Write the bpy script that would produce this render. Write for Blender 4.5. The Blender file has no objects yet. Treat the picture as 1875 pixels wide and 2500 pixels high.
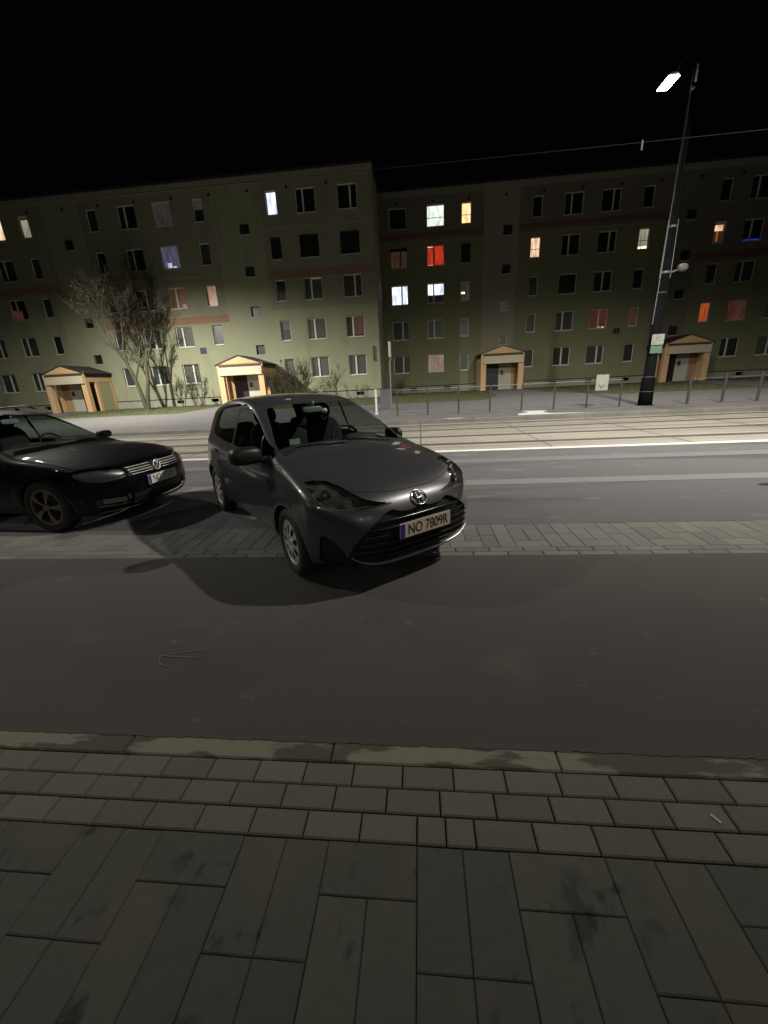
import bpy, math, random
import numpy as np
from mathutils import Vector, Matrix
random.seed(7); rs = np.random.RandomState(7)
SC = bpy.context.scene
COL = SC.collection
R = math.radians

# ------------------------------------------------------------------ camera, world, lights, exposure
cam_d = bpy.data.cameras.new('camera'); cam = bpy.data.objects.new('camera', cam_d); COL.objects.link(cam)
cam_d.sensor_fit = 'VERTICAL'; cam_d.sensor_height = 24.0; cam_d.lens = 960 / 2500 * 24
cam_d.clip_start = 0.05; cam_d.clip_end = 3000
def _n(v): return v / np.linalg.norm(v)
_a = _n(np.array([-10000., 190., 960.])); _p = _n(np.array([0., -316., 960.]))
_u = _n(np.cross(_a, _p)); _u = -_u if _u[1] > 0 else _u
_B = np.array([-_a, np.cross(_u, -_a), _u])
_r, _up, _bk = _B @ [1, 0, 0], _B @ [0, -1, 0], _B @ [0, 0, -1]
cam.matrix_world = Matrix(((_r[0], _up[0], _bk[0], 0), (_r[1], _up[1], _bk[1], 0), (_r[2], _up[2], _bk[2], 1.58), (0, 0, 0, 1)))
SC.camera = cam
w = bpy.data.worlds.new("World"); SC.world = w; w.use_nodes = True
bg = w.node_tree.nodes['Background']; bg.inputs[0].default_value = (0.50, 0.56, 0.75, 1); bg.inputs[1].default_value = 0.0010
SC.view_settings.view_transform = 'Standard'; SC.view_settings.look = 'None'
SC.view_settings.exposure = 0.0; SC.view_settings.gamma = 1.0
SC.render.engine = 'CYCLES'; SC.cycles.use_denoising = True; SC.cycles.max_bounces = 6
SC.cycles.transparent_max_bounces = 16; SC.cycles.sample_clamp_indirect = 3.0; SC.cycles.caustics_reflective = False; SC.cycles.caustics_refractive = False

def street_light(name, loc, power, color=(1.0, 0.94, 0.83), radius=0.14, back=0.55, spill=0.05, c0=-0.03, c1=0.55, fwd=1.0, xs=None):
    """LED road lantern: strong below the horizontal, a little spill above, weaker towards its house side (+Y)."""
    d = bpy.data.lights.new(name, 'POINT'); d.energy = power; d.color = color; d.shadow_soft_size = radius
    d.use_nodes = True; nt = d.node_tree; N = nt.nodes; Lk = nt.links; em = N['Emission']
    tc = N.new('ShaderNodeTexCoord'); sp = N.new('ShaderNodeSeparateXYZ'); Lk.new(tc.outputs['Normal'], sp.inputs[0])
    mr = N.new('ShaderNodeMapRange'); mr.interpolation_type = 'SMOOTHSTEP'
    mr.inputs[1].default_value = -c0; mr.inputs[2].default_value = -c1; mr.inputs[3].default_value = spill; mr.inputs[4].default_value = 1.0
    Lk.new(sp.outputs[2], mr.inputs[0])
    mb = N.new('ShaderNodeMapRange'); mb.inputs[1].default_value = -0.4; mb.inputs[2].default_value = 0.5; mb.inputs[3].default_value = fwd; mb.inputs[4].default_value = back
    Lk.new(sp.outputs[1], mb.inputs[0])
    mu = N.new('ShaderNodeMath'); mu.operation = 'MULTIPLY'; Lk.new(mr.outputs[0], mu.inputs[0]); Lk.new(mb.outputs[0], mu.inputs[1])
    last = mu.outputs[0]
    if xs:
        mx_ = N.new('ShaderNodeMapRange'); mx_.inputs[1].default_value = -0.5; mx_.inputs[2].default_value = 0.6; mx_.inputs[3].default_value = xs[0]; mx_.inputs[4].default_value = xs[1]
        Lk.new(sp.outputs[0], mx_.inputs[0]); m2 = N.new('ShaderNodeMath'); m2.operation = 'MULTIPLY'; Lk.new(last, m2.inputs[0]); Lk.new(mx_.outputs[0], m2.inputs[1]); last = m2.outputs[0]
    Lk.new(last, em.inputs['Strength'])
    o = bpy.data.objects.new(name, d); COL.objects.link(o); o.location = loc
    return o
LH = 11.55
street_light('lantern_light', (9.38, 19.5, LH), 4600, back=1.0, fwd=0.30, spill=0.002, c0=0.10, c1=0.66)
street_light('lantern_light', (-21.5, 19.5, LH), 8600, back=1.8, fwd=0.20, spill=0.002, c0=0.12, c1=0.66, xs=(0.35, 2.0))
street_light('lantern_light', (44.0, 19.5, LH), 2500, back=0.5, spill=0.002, c0=0.10, c1=0.62)
# row of lanterns over the near carriageway, above and beside the frame
street_light('lantern_light', (7.9, 5.2, 10.0), 10800, back=1.35, fwd=0.0, spill=0.002, c0=0.05, c1=0.55)
street_light('lantern_light', (-15.2, 5.5, 10.0), 4300, back=1.8, fwd=0.0, spill=0.002, c0=0.05, c1=0.55)
street_light('lantern_light', (-38.4, 5.5, 10.0), 500, back=1.0, fwd=0.3, spill=0.002, c0=0.05, c1=0.55)
street_light('lantern_light', (31.0, 5.5, 10.0), 1500, back=1.0, fwd=0.3, spill=0.002, c0=0.05, c1=0.55)
# weaker lamps behind the photographer
street_light('lantern_light', (-6.5, -10.0, 7.5), 210, back=1.0, spill=0.02, radius=0.09)
street_light('lantern_light', (6.0, -14.0, 7.5), 280, back=1.0, spill=0.02, radius=0.09)
street_light('lantern_light', (-16.0, -4.0, 7.5), 170, back=1.0, spill=0.02, radius=0.09)
for lx, ly, lz in ((-10.5, -2.5, 4.5), (-4.0, -5.5, 5.0), (1.5, -7.0, 4.2), (4.5, -4.0, 4.6), (-2.0, -12.0, 6.0), (10.0, -6.0, 5.0), (-24.0, -1.0, 6.0)):
    street_light('lantern_light', (lx, ly, lz), 38, back=1.0, spill=0.3, radius=0.035)

# ------------------------------------------------------------------ helpers
def link(o, parent=None):
    COL.objects.link(o)
    if parent is not None: o.parent = parent
    return o
def tag(o, label=None, cat=None, group=None, kind=None):
    if label: o['label'] = label
    if cat: o['category'] = cat
    if group: o['group'] = group
    if kind: o['kind'] = kind
    return o
def empty(name, loc=(0, 0, 0), rz=0.0):
    o = bpy.data.objects.new(name, None); o.location = loc; o.rotation_euler = (0, 0, rz); o.empty_display_size = 0.2
    return link(o)
class MB:
    def __init__(s): s.v = []; s.f = []; s.m = []; s.t = []
    def add(s, vs, fs, m=0, t=0.5):
        b = len(s.v); s.v += [tuple(x) for x in vs]
        for f in fs: s.f.append([b + i for i in f]); s.m.append(m); s.t.append(t)
    def box(s, a, b, m=0, t=0.5):
        x0, y0, z0 = a; x1, y1, z1 = b
        s.add([(x0, y0, z0), (x1, y0, z0), (x1, y1, z0), (x0, y1, z0), (x0, y0, z1), (x1, y0, z1), (x1, y1, z1), (x0, y1, z1)],
              [(0, 3, 2, 1), (4, 5, 6, 7), (0, 1, 5, 4), (1, 2, 6, 5), (2, 3, 7, 6), (3, 0, 4, 7)], m, t)
    def block(s, x0, y0, x1, y1, z0, z1, bev, m=0, t=0.5):
        """a paving stone with a small chamfer round its top"""
        vs = [(x0, y0, z0), (x1, y0, z0), (x1, y1, z0), (x0, y1, z0), (x0, y0, z1 - bev), (x1, y0, z1 - bev), (x1, y1, z1 - bev), (x0, y1, z1 - bev),
              (x0 + bev, y0 + bev, z1), (x1 - bev, y0 + bev, z1), (x1 - bev, y1 - bev, z1), (x0 + bev, y1 - bev, z1)]
        s.add(vs, [(0, 1, 5, 4), (1, 2, 6, 5), (2, 3, 7, 6), (3, 0, 4, 7), (4, 5, 9, 8), (5, 6, 10, 9), (6, 7, 11, 10), (7, 4, 8, 11), (8, 9, 10, 11)], m, t)
    def tube(s, path, rad, n=8, m=0, cap=True, t=0.5):
        P = [Vector(p) for p in path]
        if not hasattr(rad, '__len__'): rad = [rad] * len(P)
        b = len(s.v); prev = None
        for i, p in enumerate(P):
            d = (P[min(i + 1, len(P) - 1)] - P[max(i - 1, 0)]).normalized()
            if prev is None:
                u = d.cross(Vector((0, 0, 1)))
                if u.length < 1e-3: u = d.cross(Vector((0, 1, 0)))
            else: u = prev - d * prev.dot(d)
            u.normalize(); prev = u; v = d.cross(u)
            for k in range(n):
                a = 2 * math.pi * k / n
                s.v.append(tuple(p + (u * math.cos(a) + v * math.sin(a)) * rad[i]))
        for i in range(len(P) - 1):
            for k in range(n):
                s.f.append([b + i * n + k, b + i * n + (k + 1) % n, b + (i + 1) * n + (k + 1) % n, b + (i + 1) * n + k]); s.m.append(m); s.t.append(t)
        if cap:
            s.f.append([b + k for k in range(n)][::-1]); s.m.append(m); s.t.append(t)
            e = b + (len(P) - 1) * n; s.f.append([e + k for k in range(n)]); s.m.append(m); s.t.append(t)
    def prism(s, poly, axis, a, b_, m=0):
        """extrude a 2-D polygon along an axis"""
        def P(q, h): return {'x': (h, q[0], q[1]), 'y': (q[0], h, q[1]), 'z': (q[0], q[1], h)}[axis]
        n = len(poly); s.add([P(q, a) for q in poly] + [P(q, b_) for q in poly],
            [list(range(n))[::-1], [n + i for i in range(n)]] + [(i, (i + 1) % n, n + (i + 1) % n, n + i) for i in range(n)], m)
    def blob(s, c, h, e=2.6, n=20, m=0, tilt=0.0):
        """soft cushion-like superellipsoid"""
        vs = []; fs = []
        sg = lambda v, p: math.copysign(abs(v) ** p, v)
        for i in range(n + 1):
            la = -math.pi / 2 + math.pi * i / n
            for k in range(2 * n):
                lo = math.pi * k / n; q = 2 / e
                x = sg(math.cos(la), q) * sg(math.cos(lo), q) * h[0]; y = sg(math.cos(la), q) * sg(math.sin(lo), q) * h[1]; z = sg(math.sin(la), q) * h[2]
                xx = x * math.cos(tilt) - z * math.sin(tilt); zz = x * math.sin(tilt) + z * math.cos(tilt)
                vs.append((c[0] + xx, c[1] + y, c[2] + zz))
        for i in range(n):
            for k in range(2 * n): fs.append((i * 2 * n + k, i * 2 * n + (k + 1) % (2 * n), (i + 1) * 2 * n + (k + 1) % (2 * n), (i + 1) * 2 * n + k))
        s.add(vs, fs, m)
    def build(s, name, mats, parent=None, smooth=False):
        me = bpy.data.meshes.new(name); me.from_pydata(s.v, [], s.f)
        if not isinstance(mats, (list, tuple)): mats = [mats]
        for mt in mats: me.materials.append(mt)
        if len(mats) > 1: me.polygons.foreach_set('material_index', s.m)
        at = me.attributes.new('tint', 'FLOAT', 'FACE'); at.data.foreach_set('value', s.t)
        if smooth: me.polygons.foreach_set('use_smooth', [True] * len(me.polygons))
        me.update()
        return link(bpy.data.objects.new(name, me), parent)

_mc = {}
def mat(name, col, rough=0.6, metal=0.0, col2=None, nscale=3.0, namt=0.5, bump=0.0, bscale=60.0, tint=0.0, coat=0.0, emis=None, estr=0.0, spec=0.5, detail=5.0, rvar=0.0):
    if name in _mc: return _mc[name]
    m = bpy.data.materials.new(name); m.use_nodes = True; nt = m.node_tree; N = nt.nodes; L = nt.links; b = N['Principled BSDF']
    b.inputs['Base Color'].default_value = (*col, 1); b.inputs['Roughness'].default_value = rough; b.inputs['Metallic'].default_value = metal
    b.inputs['Coat Weight'].default_value = coat; b.inputs['Coat Roughness'].default_value = 0.04; b.inputs['Specular IOR Level'].default_value = spec
    tc = N.new('ShaderNodeTexCoord'); last = None
    if col2 is not None:
        no = N.new('ShaderNodeTexNoise'); no.inputs['Scale'].default_value = nscale; no.inputs['Detail'].default_value = detail; no.inputs['Roughness'].default_value = 0.62
        L.new(tc.outputs['Object'], no.inputs['Vector'])
        cr = N.new('ShaderNodeValToRGB'); cr.color_ramp.elements[0].position = 0.5 - namt / 2; cr.color_ramp.elements[1].position = 0.5 + namt / 2
        cr.color_ramp.elements[0].color = (*col, 1); cr.color_ramp.elements[1].color = (*col2, 1)
        L.new(no.outputs[0], cr.inputs[0]); last = cr.outputs[0]
        if rvar:
            mr = N.new('ShaderNodeMapRange'); mr.inputs[3].default_value = rough - rvar; mr.inputs[4].default_value = rough + rvar
            L.new(no.outputs[0], mr.inputs[0]); L.new(mr.outputs[0], b.inputs['Roughness'])
    if tint:
        at = N.new('ShaderNodeAttribute'); at.attribute_name = 'tint'
        mr = N.new('ShaderNodeMapRange'); mr.inputs[3].default_value = 1 - tint; mr.inputs[4].default_value = 1 + tint; L.new(at.outputs['Fac'], mr.inputs[0])
        vm = N.new('ShaderNodeVectorMath'); vm.operation = 'SCALE'
        if last: L.new(last, vm.inputs[0])
        else: vm.inputs[0].default_value = col
        L.new(mr.outputs[0], vm.inputs['Scale']); last = vm.outputs[0]
    if last: L.new(last, b.inputs['Base Color'])
    if bump:
        n2 = N.new('ShaderNodeTexNoise'); n2.inputs['Scale'].default_value = bscale; n2.inputs['Detail'].default_value = 4
        L.new(tc.outputs['Object'], n2.inputs['Vector'])
        bp = N.new('ShaderNodeBump'); bp.inputs['Strength'].default_value = bump; bp.inputs['Distance'].default_value = 0.01
        L.new(n2.outputs[0], bp.inputs['Height']); L.new(bp.outputs[0], b.inputs['Normal'])
    if emis is not None:
        b.inputs['Emission Color'].default_value = (*emis, 1); b.inputs['Emission Strength'].default_value = estr
    _mc[name] = m; return m
def layer(m, col, scale, lo, hi, stretch=(1, 1, 1), amount=1.0, detail=4.0, seed=0.0):
    """another noise-shaped stain mixed over a material's base colour"""
    nt = m.node_tree; N = nt.nodes; L = nt.links; b = N['Principled BSDF']; inp = b.inputs['Base Color']
    tc = N.new('ShaderNodeTexCoord'); mp = N.new('ShaderNodeMapping'); mp.inputs['Scale'].default_value = stretch; mp.inputs['Location'].default_value = (seed, seed * .7, 0)
    no = N.new('ShaderNodeTexNoise'); no.inputs['Scale'].default_value = scale; no.inputs['Detail'].default_value = detail
    mr = N.new('ShaderNodeMapRange'); mr.interpolation_type = 'SMOOTHSTEP'; mr.inputs[1].default_value = lo; mr.inputs[2].default_value = hi; mr.inputs[4].default_value = amount
    mx = N.new('ShaderNodeMix'); mx.data_type = 'RGBA'
    L.new(tc.outputs['Object'], mp.inputs[0]); L.new(mp.outputs[0], no.inputs['Vector']); L.new(no.outputs[0], mr.inputs[0]); L.new(mr.outputs[0], mx.inputs[0])
    if inp.links: L.new(inp.links[0].from_socket, mx.inputs[6])
    else: mx.inputs[6].default_value = inp.default_value
    mx.inputs[7].default_value = (*col, 1); L.new(mx.outputs[2], inp); return m
def glass(name, tint_, trans, rough=0.02):
    m = bpy.data.materials.new(name); m.use_nodes = True; nt = m.node_tree; N = nt.nodes; L = nt.links
    for n in list(N): N.remove(n)
    out = N.new('ShaderNodeOutputMaterial'); tr = N.new('ShaderNodeBsdfTransparent'); tr.inputs[0].default_value = (*[trans * c for c in tint_], 1)
    gl = N.new('ShaderNodeBsdfGlossy'); gl.inputs['Roughness'].default_value = rough; gl.inputs[0].default_value = (1, 1, 1, 1)
    fr = N.new('ShaderNodeFresnel'); ge = N.new('ShaderNodeNewGeometry'); mi_ = N.new('ShaderNodeMapRange'); mi_.inputs[3].default_value = 1.5; mi_.inputs[4].default_value = 1 / 1.5
    L.new(ge.outputs['Backfacing'], mi_.inputs[0]); L.new(mi_.outputs[0], fr.inputs[0]); mx = N.new('ShaderNodeMixShader')
    L.new(fr.outputs[0], mx.inputs[0]); L.new(tr.outputs[0], mx.inputs[1]); L.new(gl.outputs[0], mx.inputs[2]); L.new(mx.outputs[0], out.inputs[0])
    return m

# ------------------------------------------------------------------ ground, roads, paving
M_ground = mat('earth', (0.05, 0.05, 0.035), 0.95, col2=(0.09, 0.085, 0.06), nscale=0.8)
g = MB(); g.add([(-600, -600, -0.06), (600, -600, -0.06), (600, 1200, -0.06), (-600, 1200, -0.06)], [(0, 1, 2, 3)])
tag(g.build('ground', M_ground), kind='structure')

M_near_asph = mat('brown_asphalt', (0.058, 0.0555, 0.052), 0.88, col2=(0.095, 0.091, 0.086), nscale=240, namt=0.7, bump=0.5, bscale=300)
layer(M_near_asph, (0.15, 0.14, 0.125), 1.7, 0.58, 0.76, (0.6, 1, 1), 0.5, seed=3)
layer(M_near_asph, (0.20, 0.19, 0.17), 7.0, 0.66, 0.76, (0.8, 1, 1), 0.5, seed=31)
layer(M_near_asph, (0.045, 0.042, 0.038), 0.9, 0.58, 0.75, (0.5, 1, 1), 0.5, seed=11)
M_far_asph = mat('grey_asphalt', (0.085, 0.085, 0.092), 0.85, col2=(0.125, 0.125, 0.133), nscale=200, namt=0.8, bump=0.4, bscale=260)
layer(M_far_asph, (0.052, 0.05, 0.052), 0.8, 0.52, 0.66, (0.25, 1.6, 1), 0.7, seed=5)
layer(M_far_asph, (0.20, 0.195, 0.195), 2.6, 0.60, 0.74, (0.5, 1.2, 1), 0.55, seed=9)
M_conc = mat('track_concrete', (0.225, 0.21, 0.183), 0.8, col2=(0.29, 0.272, 0.24), nscale=1.4, namt=0.6, bump=0.15, bscale=120)
layer(M_conc, (0.12, 0.108, 0.088), 1.3, 0.46, 0.68, (0.06, 1.6, 1), 0.75, seed=2)
layer(M_conc, (0.42, 0.41, 0.39), 2.2, 0.60, 0.72, (0.10, 1.6, 1), 0.5, seed=22)
M_white = mat('road_paint', (0.74, 0.74, 0.72), 0.7, col2=(0.58, 0.58, 0.56), nscale=14, namt=0.5)
M_dark = mat('rail_groove', (0.05, 0.045, 0.04), 0.6, col2=(0.10, 0.09, 0.08), nscale=3)
M_rail = mat('rail_steel', (0.30, 0.28, 0.26), 0.35, metal=0.8)
def sheet(name, x0, x1, y0, y1, z, m, sub=None):
    b = MB(); b.add([(x0, y0, z), (x1, y0, z), (x1, y1, z), (x0, y1, z)], [(0, 1, 2, 3)]); return b
XL, XR = -120, 130
p = sheet('', XL, XR, 1.374, 3.43, 0, 0); x = -4.5; y0_ = 1.368; rj = random.Random(3)
while x < 4.5:
    y1_ = 1.366 + rj.uniform(-.006, .005); p.add([(x, y0_, 0.0065), (x + .018, y1_, 0.0065), (x + .018, 1.402, 0.0002), (x, 1.402, 0.0002)], [(0, 1, 2, 3)]); y0_ = y1_; x += .018
tag(p.build('service_road', M_near_asph), kind='structure')
p = MB(); p.prism([(1.040, 1.125), (1.046, 1.128), (1.064, 1.098), (1.058, 1.095)], 'z', .002, .006)
tag(p.build('paper_scrap', mat('paper_white', (.55, .55, .52), .8)), 'tiny white scrap of paper on the paving rows at the right', 'litter')
tag(sheet('', XL, XR, 4.262, 9.02, 0, 0).build('road', M_far_asph), kind='structure')
b = sheet('', XL, XR, 6.02, 6.34, 0.004, 0)
M_seam = mat('pale_seam', (0.15, 0.148, 0.146), 0.85, col2=(0.20, 0.196, 0.192), nscale=6, namt=.8); tag(b.build('road_seam', M_seam), kind='structure')
tag(sheet('', XL, XR, 7.75, 8.15, 0.004, 0).build('road_seam', mat('pale_wear', (0.125, 0.124, 0.13), 0.85, col2=(0.165, 0.163, 0.165), nscale=5, namt=.9)), kind='structure')
tag(sheet('', XL, XR, 9.08, 9.28, 0.004, 0).build('road_edge_line', M_white), kind='structure')
tag(sheet('', XL, XR, 9.02, 15.36, 0.0, 0).build('tram_bed', M_conc), kind='structure')
for i, yy in enumerate((10.24, 11.68, 13.34, 14.78)):
    r_ = MB(); r_.box((XL, yy - 0.13, 0.0), (XR, yy + 0.13, 0.005), 0); r_.box((XL, yy - 0.035, 0.005), (XR, yy + 0.035, 0.010), 1)
    o = r_.build('tram_rail', [M_dark, M_rail]); tag(o, ['steel tram rail nearest the white road line', 'second tram rail beyond the white road line', 'third tram rail, first of the farther track', 'tram rail nearest the far kerb'][i], 'tram rail', 'tram rails set in the pale concrete bed')
# seams across the concrete slabs
j = MB()
for k in range(-40, 44):
    j.add([(k * 3.0, 9.32, 0.0045), (k * 3.0 + 0.025, 9.32, 0.0045), (k * 3.0 + 0.025, 15.3, 0.0045), (k * 3.0, 15.3, 0.0045)], [(0, 1, 2, 3)])
tag(j.build('slab_joint', M_dark), kind='structure')
# chalk arrow scratched on the near asphalt
M_chalk = mat('chalk', (0.22, 0.21, 0.19), 0.9, col2=(0.10, 0.095, 0.085), nscale=60, namt=.5)
c_ = MB()
def stroke(b, pts, w_, z=0.004):
    for p, q in zip(pts, pts[1:]):
        d = Vector((q[0] - p[0], q[1] - p[1], 0)); n = Vector((-d.y, d.x, 0)).normalized() * w_
        b.add([(p[0] - n.x, p[1] - n.y, z), (q[0] - n.x, q[1] - n.y, z), (q[0] + n.x, q[1] + n.y, z), (p[0] + n.x, p[1] + n.y, z)], [(0, 1, 2, 3)]); z += 0.00005
stroke(c_, [(-1.40, 2.02), (-1.50, 1.995), (-1.63, 1.965), (-1.665, 1.95)], 0.0035); stroke(c_, [(-1.665, 1.95), (-1.55, 1.945), (-1.41, 1.935)], 0.0035, .0045); stroke(c_, [(-1.665, 1.95), (-1.64, 1.885), (-1.58, 1.86), (-1.53, 1.855)], 0.003, .005)
tag(c_.build('chalk_arrow', M_chalk), kind='structure')
# dark patch at the right edge
c_ = MB(); c_.prism([(4.60, 5.66), (4.66, 5.72), (4.85, 5.76), (5.3, 5.8), (5.6, 5.6), (5.3, 5.35), (4.95, 5.42), (4.72, 5.56)], 'z', 0.0005, 0.004)
tag(c_.build('dark_patch', mat('flat_black', (0.012, 0.012, 0.013), 0.8)), kind='structure')

M_slab = mat('paving_slab', (0.076, 0.077, 0.064), 0.85, col2=(0.112, 0.112, 0.094), nscale=26, namt=0.9, bump=0.35, bscale=180, tint=0.11)
layer(M_slab, (0.12, 0.113, 0.09), 3.0, 0.50, 0.70, (1, 1, 1), 0.6, seed=14)
layer(M_slab, (0.018, 0.016, 0.012), 9.0, 0.61, 0.71, (1, .7, 1), 0.7, seed=44)
layer(M_slab, (0.03, 0.027, 0.022), 5.5, 0.62, 0.72, (1, .7, 1), 0.65, seed=4)
M_brick = mat('paving_row', (0.118, 0.119, 0.095), 0.85, col2=(0.16, 0.16, 0.13), nscale=30, namt=0.9, bump=0.3, bscale=200, tint=0.13)
M_kerb = mat('kerb_stone', (0.19, 0.18, 0.135), 0.8, col2=(0.25, 0.235, 0.185), nscale=30, namt=0.9, bump=0.3, bscale=150, tint=0.1)
layer(M_kerb, (0.042, 0.037, 0.022), 3.2, 0.45, 0.50, (0.6, 2.0, 1), 0.75, detail=7, seed=8)
M_strip = mat('strip_paving', (0.140, 0.138, 0.127), 0.85, col2=(0.185, 0.182, 0.168), nscale=12, namt=0.8, bump=0.25, bscale=120, tint=0.15)
M_joint = mat('joint_sand', (0.042, 0.040, 0.032), 0.95)
def rt(): return random.random()
def paver_field(b, xa, xb, ytop, rows_n, x0, z=0.0, m=0):
    """columns 0.32 m wide of stones 0.16 x 0.32 laid lengthwise, every other column shifted by half a stone"""
    k0 = math.floor((xa - x0) / 0.32); k1 = math.ceil((xb - x0) / 0.32); gap = 0.0012
    for k in range(k0, k1):
        xs = x0 + 0.32 * k; y = ytop
        ybot = ytop - rows_n
        if k % 2: 
            b.block(xs + gap, y - 0.16 + gap, xs + 0.32 - gap, y - gap, z - 0.06, z + random.uniform(-.0012, .0012), 0.003, m, rt()); y -= 0.16
        while y > ybot + 0.02:
            h = min(0.32, y - ybot)
            if h <= 0.17:
                b.block(xs + gap, y - h + gap, xs + 0.32 - gap, y - gap, z - 0.06, z + random.uniform(-.0012, .0012), 0.004, m, rt())
            else:
                for s in (0, 0.16): b.block(xs + s + gap, y - h + gap, xs + s + 0.16 - gap, y - gap, z - 0.06, z + random.uniform(-.0015, .0015), 0.004, m, rt())
            y -= h
p = MB(); paver_field(p, -4.5, 4.5, 0.965, 0.965 + 0.99, -0.04); 
o = p.build('pavement', M_slab); tag(o, kind='structure')
p = MB()
for rr, (ya, yb, off) in enumerate(((1.173, 1.270, 0.11), (1.073, 1.169, 0.05), (0.970, 1.067, -0.04))):
    x = off - 0.212 * 22
    while x < 4.6:
        wd = 0.212
        if rr == 2 and abs(x - off) < 0.02: wd = 0.106
        if rr == 2 and abs(x - off - 0.106) < 0.02: wd = 0.106
        p.block(x + .003, ya, x + wd - .003, yb, -0.06, 0.001 + random.uniform(-.001, .001), 0.005, 0, rt()); x += wd
tag(p.build('pavement', M_brick), kind='structure')
p = MB()
for k in range(-6, 7): p.block(-0.425 + k * 0.99 + .003, 1.275, 0.565 + k * 0.99 - .003, 1.373, -0.1, 0.004, 0.006, 0, rt())
tag(p.build('kerb', M_kerb), kind='structure')
tag(sheet('', -130, 130, -30, 1.38, -0.012, 0).build('joint_bed', M_joint), kind='structure')
p = MB(); paver_field(p, -16, 13, 4.26, 0.64, -0.04)
x = -16.0
while x < 13:
    for ya, yb, off in ((3.52, 3.612, 0.0), (3.43, 3.514, 0.16)):
        p.block(x + off + .003, ya, x + off + 0.317, yb, -0.06, 0.002, 0.004, 0, rt())
    x += 0.32
tag(p.build('paving_strip', M_strip), kind='structure')
tag(sheet('', -130, 130, 3.43, 4.265, -0.010, 0).build('joint_bed', M_joint), kind='structure')
tag(sheet('', -130, -16, 3.43, 4.262, 0.0, 0).build('paving_strip', M_strip), kind='structure'); tag(sheet('', 13.3, 130, 3.43, 4.262, 0.0, 0).build('paving_strip', M_strip), kind='structure')

# far side: kerb, pavement, footpath rising gently to the houses
M_kerb2 = mat('far_kerb', (0.19, 0.185, 0.168), 0.8, col2=(0.09, 0.088, 0.08), nscale=1.2, namt=0.6, tint=0.1)
M_edge = mat('kerb_edge', (0.42, 0.41, 0.39), 0.7, col2=(0.30, 0.295, 0.28), nscale=3)
M_fpav = mat('far_pavement', (0.10, 0.10, 0.096), 0.85, col2=(0.165, 0.162, 0.155), nscale=2.2, namt=0.8)
M_path = mat('footpath', (0.12, 0.118, 0.122), 0.85, col2=(0.17, 0.167, 0.17), nscale=1.5, namt=0.7)
M_soil = mat('lawn_soil', (0.055, 0.060, 0.028), 0.95, col2=(0.10, 0.105, 0.05), nscale=2.2, namt=0.6)
KY = 15.36
p = MB()
for k in range(-60, 65): p.block(k * 2.0 + .004, KY, k * 2.0 + 1.996, KY + 0.30, -0.05, 0.15, 0.02, 0, rt())
tag(p.build('kerb', M_kerb2), kind='structure')
tag(sheet('', -3.0 + 7.6, XR, KY + 0.20, KY + 0.27, 0.154, 0).build('kerb_edge_line', M_edge), kind='structure')
tag(sheet('', XL, XR, KY + 0.30, 18.05, 0.15, 0).build('far_pavement', M_fpav), kind='structure')
# flat pale patches on the far pavement
p = MB(); z = 0.158
p.add([(3.85, 16.3, z), (3.7, 15.72, z), (6.6, 15.70, z), (5.0, 16.1, z), (4.9, 16.7, z), (5.3, 17.45, z), (4.25, 17.6, z), (4.4, 16.9, z)], [(0, 1, 2, 3, 4, 5, 6, 7)])
p.add([(.85, 15.45, z), (1.5, 15.42, z), (1.8, 15.60, z), (1.1, 15.64, z)], [(0, 1, 2, 3)]); p.add([(-0.7, 18.0, z), (-.2, 17.98, z), (-.15, 18.03, z), (-.6, 18.04, z)], [(0, 1, 2, 3)])
tag(p.build('pale_patches', M_white), kind='structure')
def gz(y): return 0.15 + 0.0267 * max(0.0, min(y, 32.0) - 18.0)
p = MB()
def strip_y(b, x0, x1, y0, y1, dz=0.0):
    n = 6
    ys = [y0 + (y1 - y0) * i / n for i in range(n + 1)]
    for a_, c in zip(ys, ys[1:]): b.add([(x0, a_, gz(a_) + dz), (x1, a_, gz(a_) + dz), (x1, c, gz(c) + dz), (x0, c, gz(c) + dz)], [(0, 1, 2, 3)])
strip_y(p, XL, XR, 18.05, 24.6)
for a_, c in ((5.2, 8.6), (19.6, 22.9), (-15.2, -11.7), (-29.5, -26.2)):
    strip_y(p, a_, c, 24.6, 38.2)
p.add([(8.6, 24.6, gz(24.6)), (11.2, 24.6, gz(24.6)), (8.6, 29.0, gz(29))], [(0, 1, 2)])
p.add([(5.2, 24.6, gz(24.6)), (5.2, 28, gz(28)), (3.9, 24.6, gz(24.6))], [(0, 1, 2)])
tag(p.build('footpath', M_path), kind='structure')
p = MB(); strip_y(p, XL, XR, 24.0, 60.0, -0.012)
tag(p.build('lawn_ground', M_soil), kind='structure')
# short grass blades
gr = MB(); paths = ((5.0, 8.9), (19.4, 23.1), (-15.4, -11.5), (-29.7, -26.0))
for i in range(26000):
    x = random.uniform(-38, 34); y = random.triangular(24.65, 38, 25.5)
    if any(a_ < x < c for a_, c in paths) or (x < -3 and y > 33): continue
    if 8.6 < x < 11.2 and y < 29 - (x - 8.6) * 1.7: continue
    h = random.uniform(.03, .10); a_ = random.uniform(0, 6.28); ww = 0.012; z = gz(y) - 0.012
    gr.add([(x - ww * math.cos(a_), y - ww * math.sin(a_), z), (x + ww * math.cos(a_), y + ww * math.sin(a_), z), (x + random.uniform(-.04, .04), y + random.uniform(-.04, .04), z + h)], [(0, 1, 2)], 0, rt())
o = gr.build('grass', mat('grass_blade', (0.10, 0.13, 0.04), 0.8, tint=0.5)); tag(o, 'short patchy grass in front of the green apartment buildings', 'grass', kind='stuff')

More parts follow.
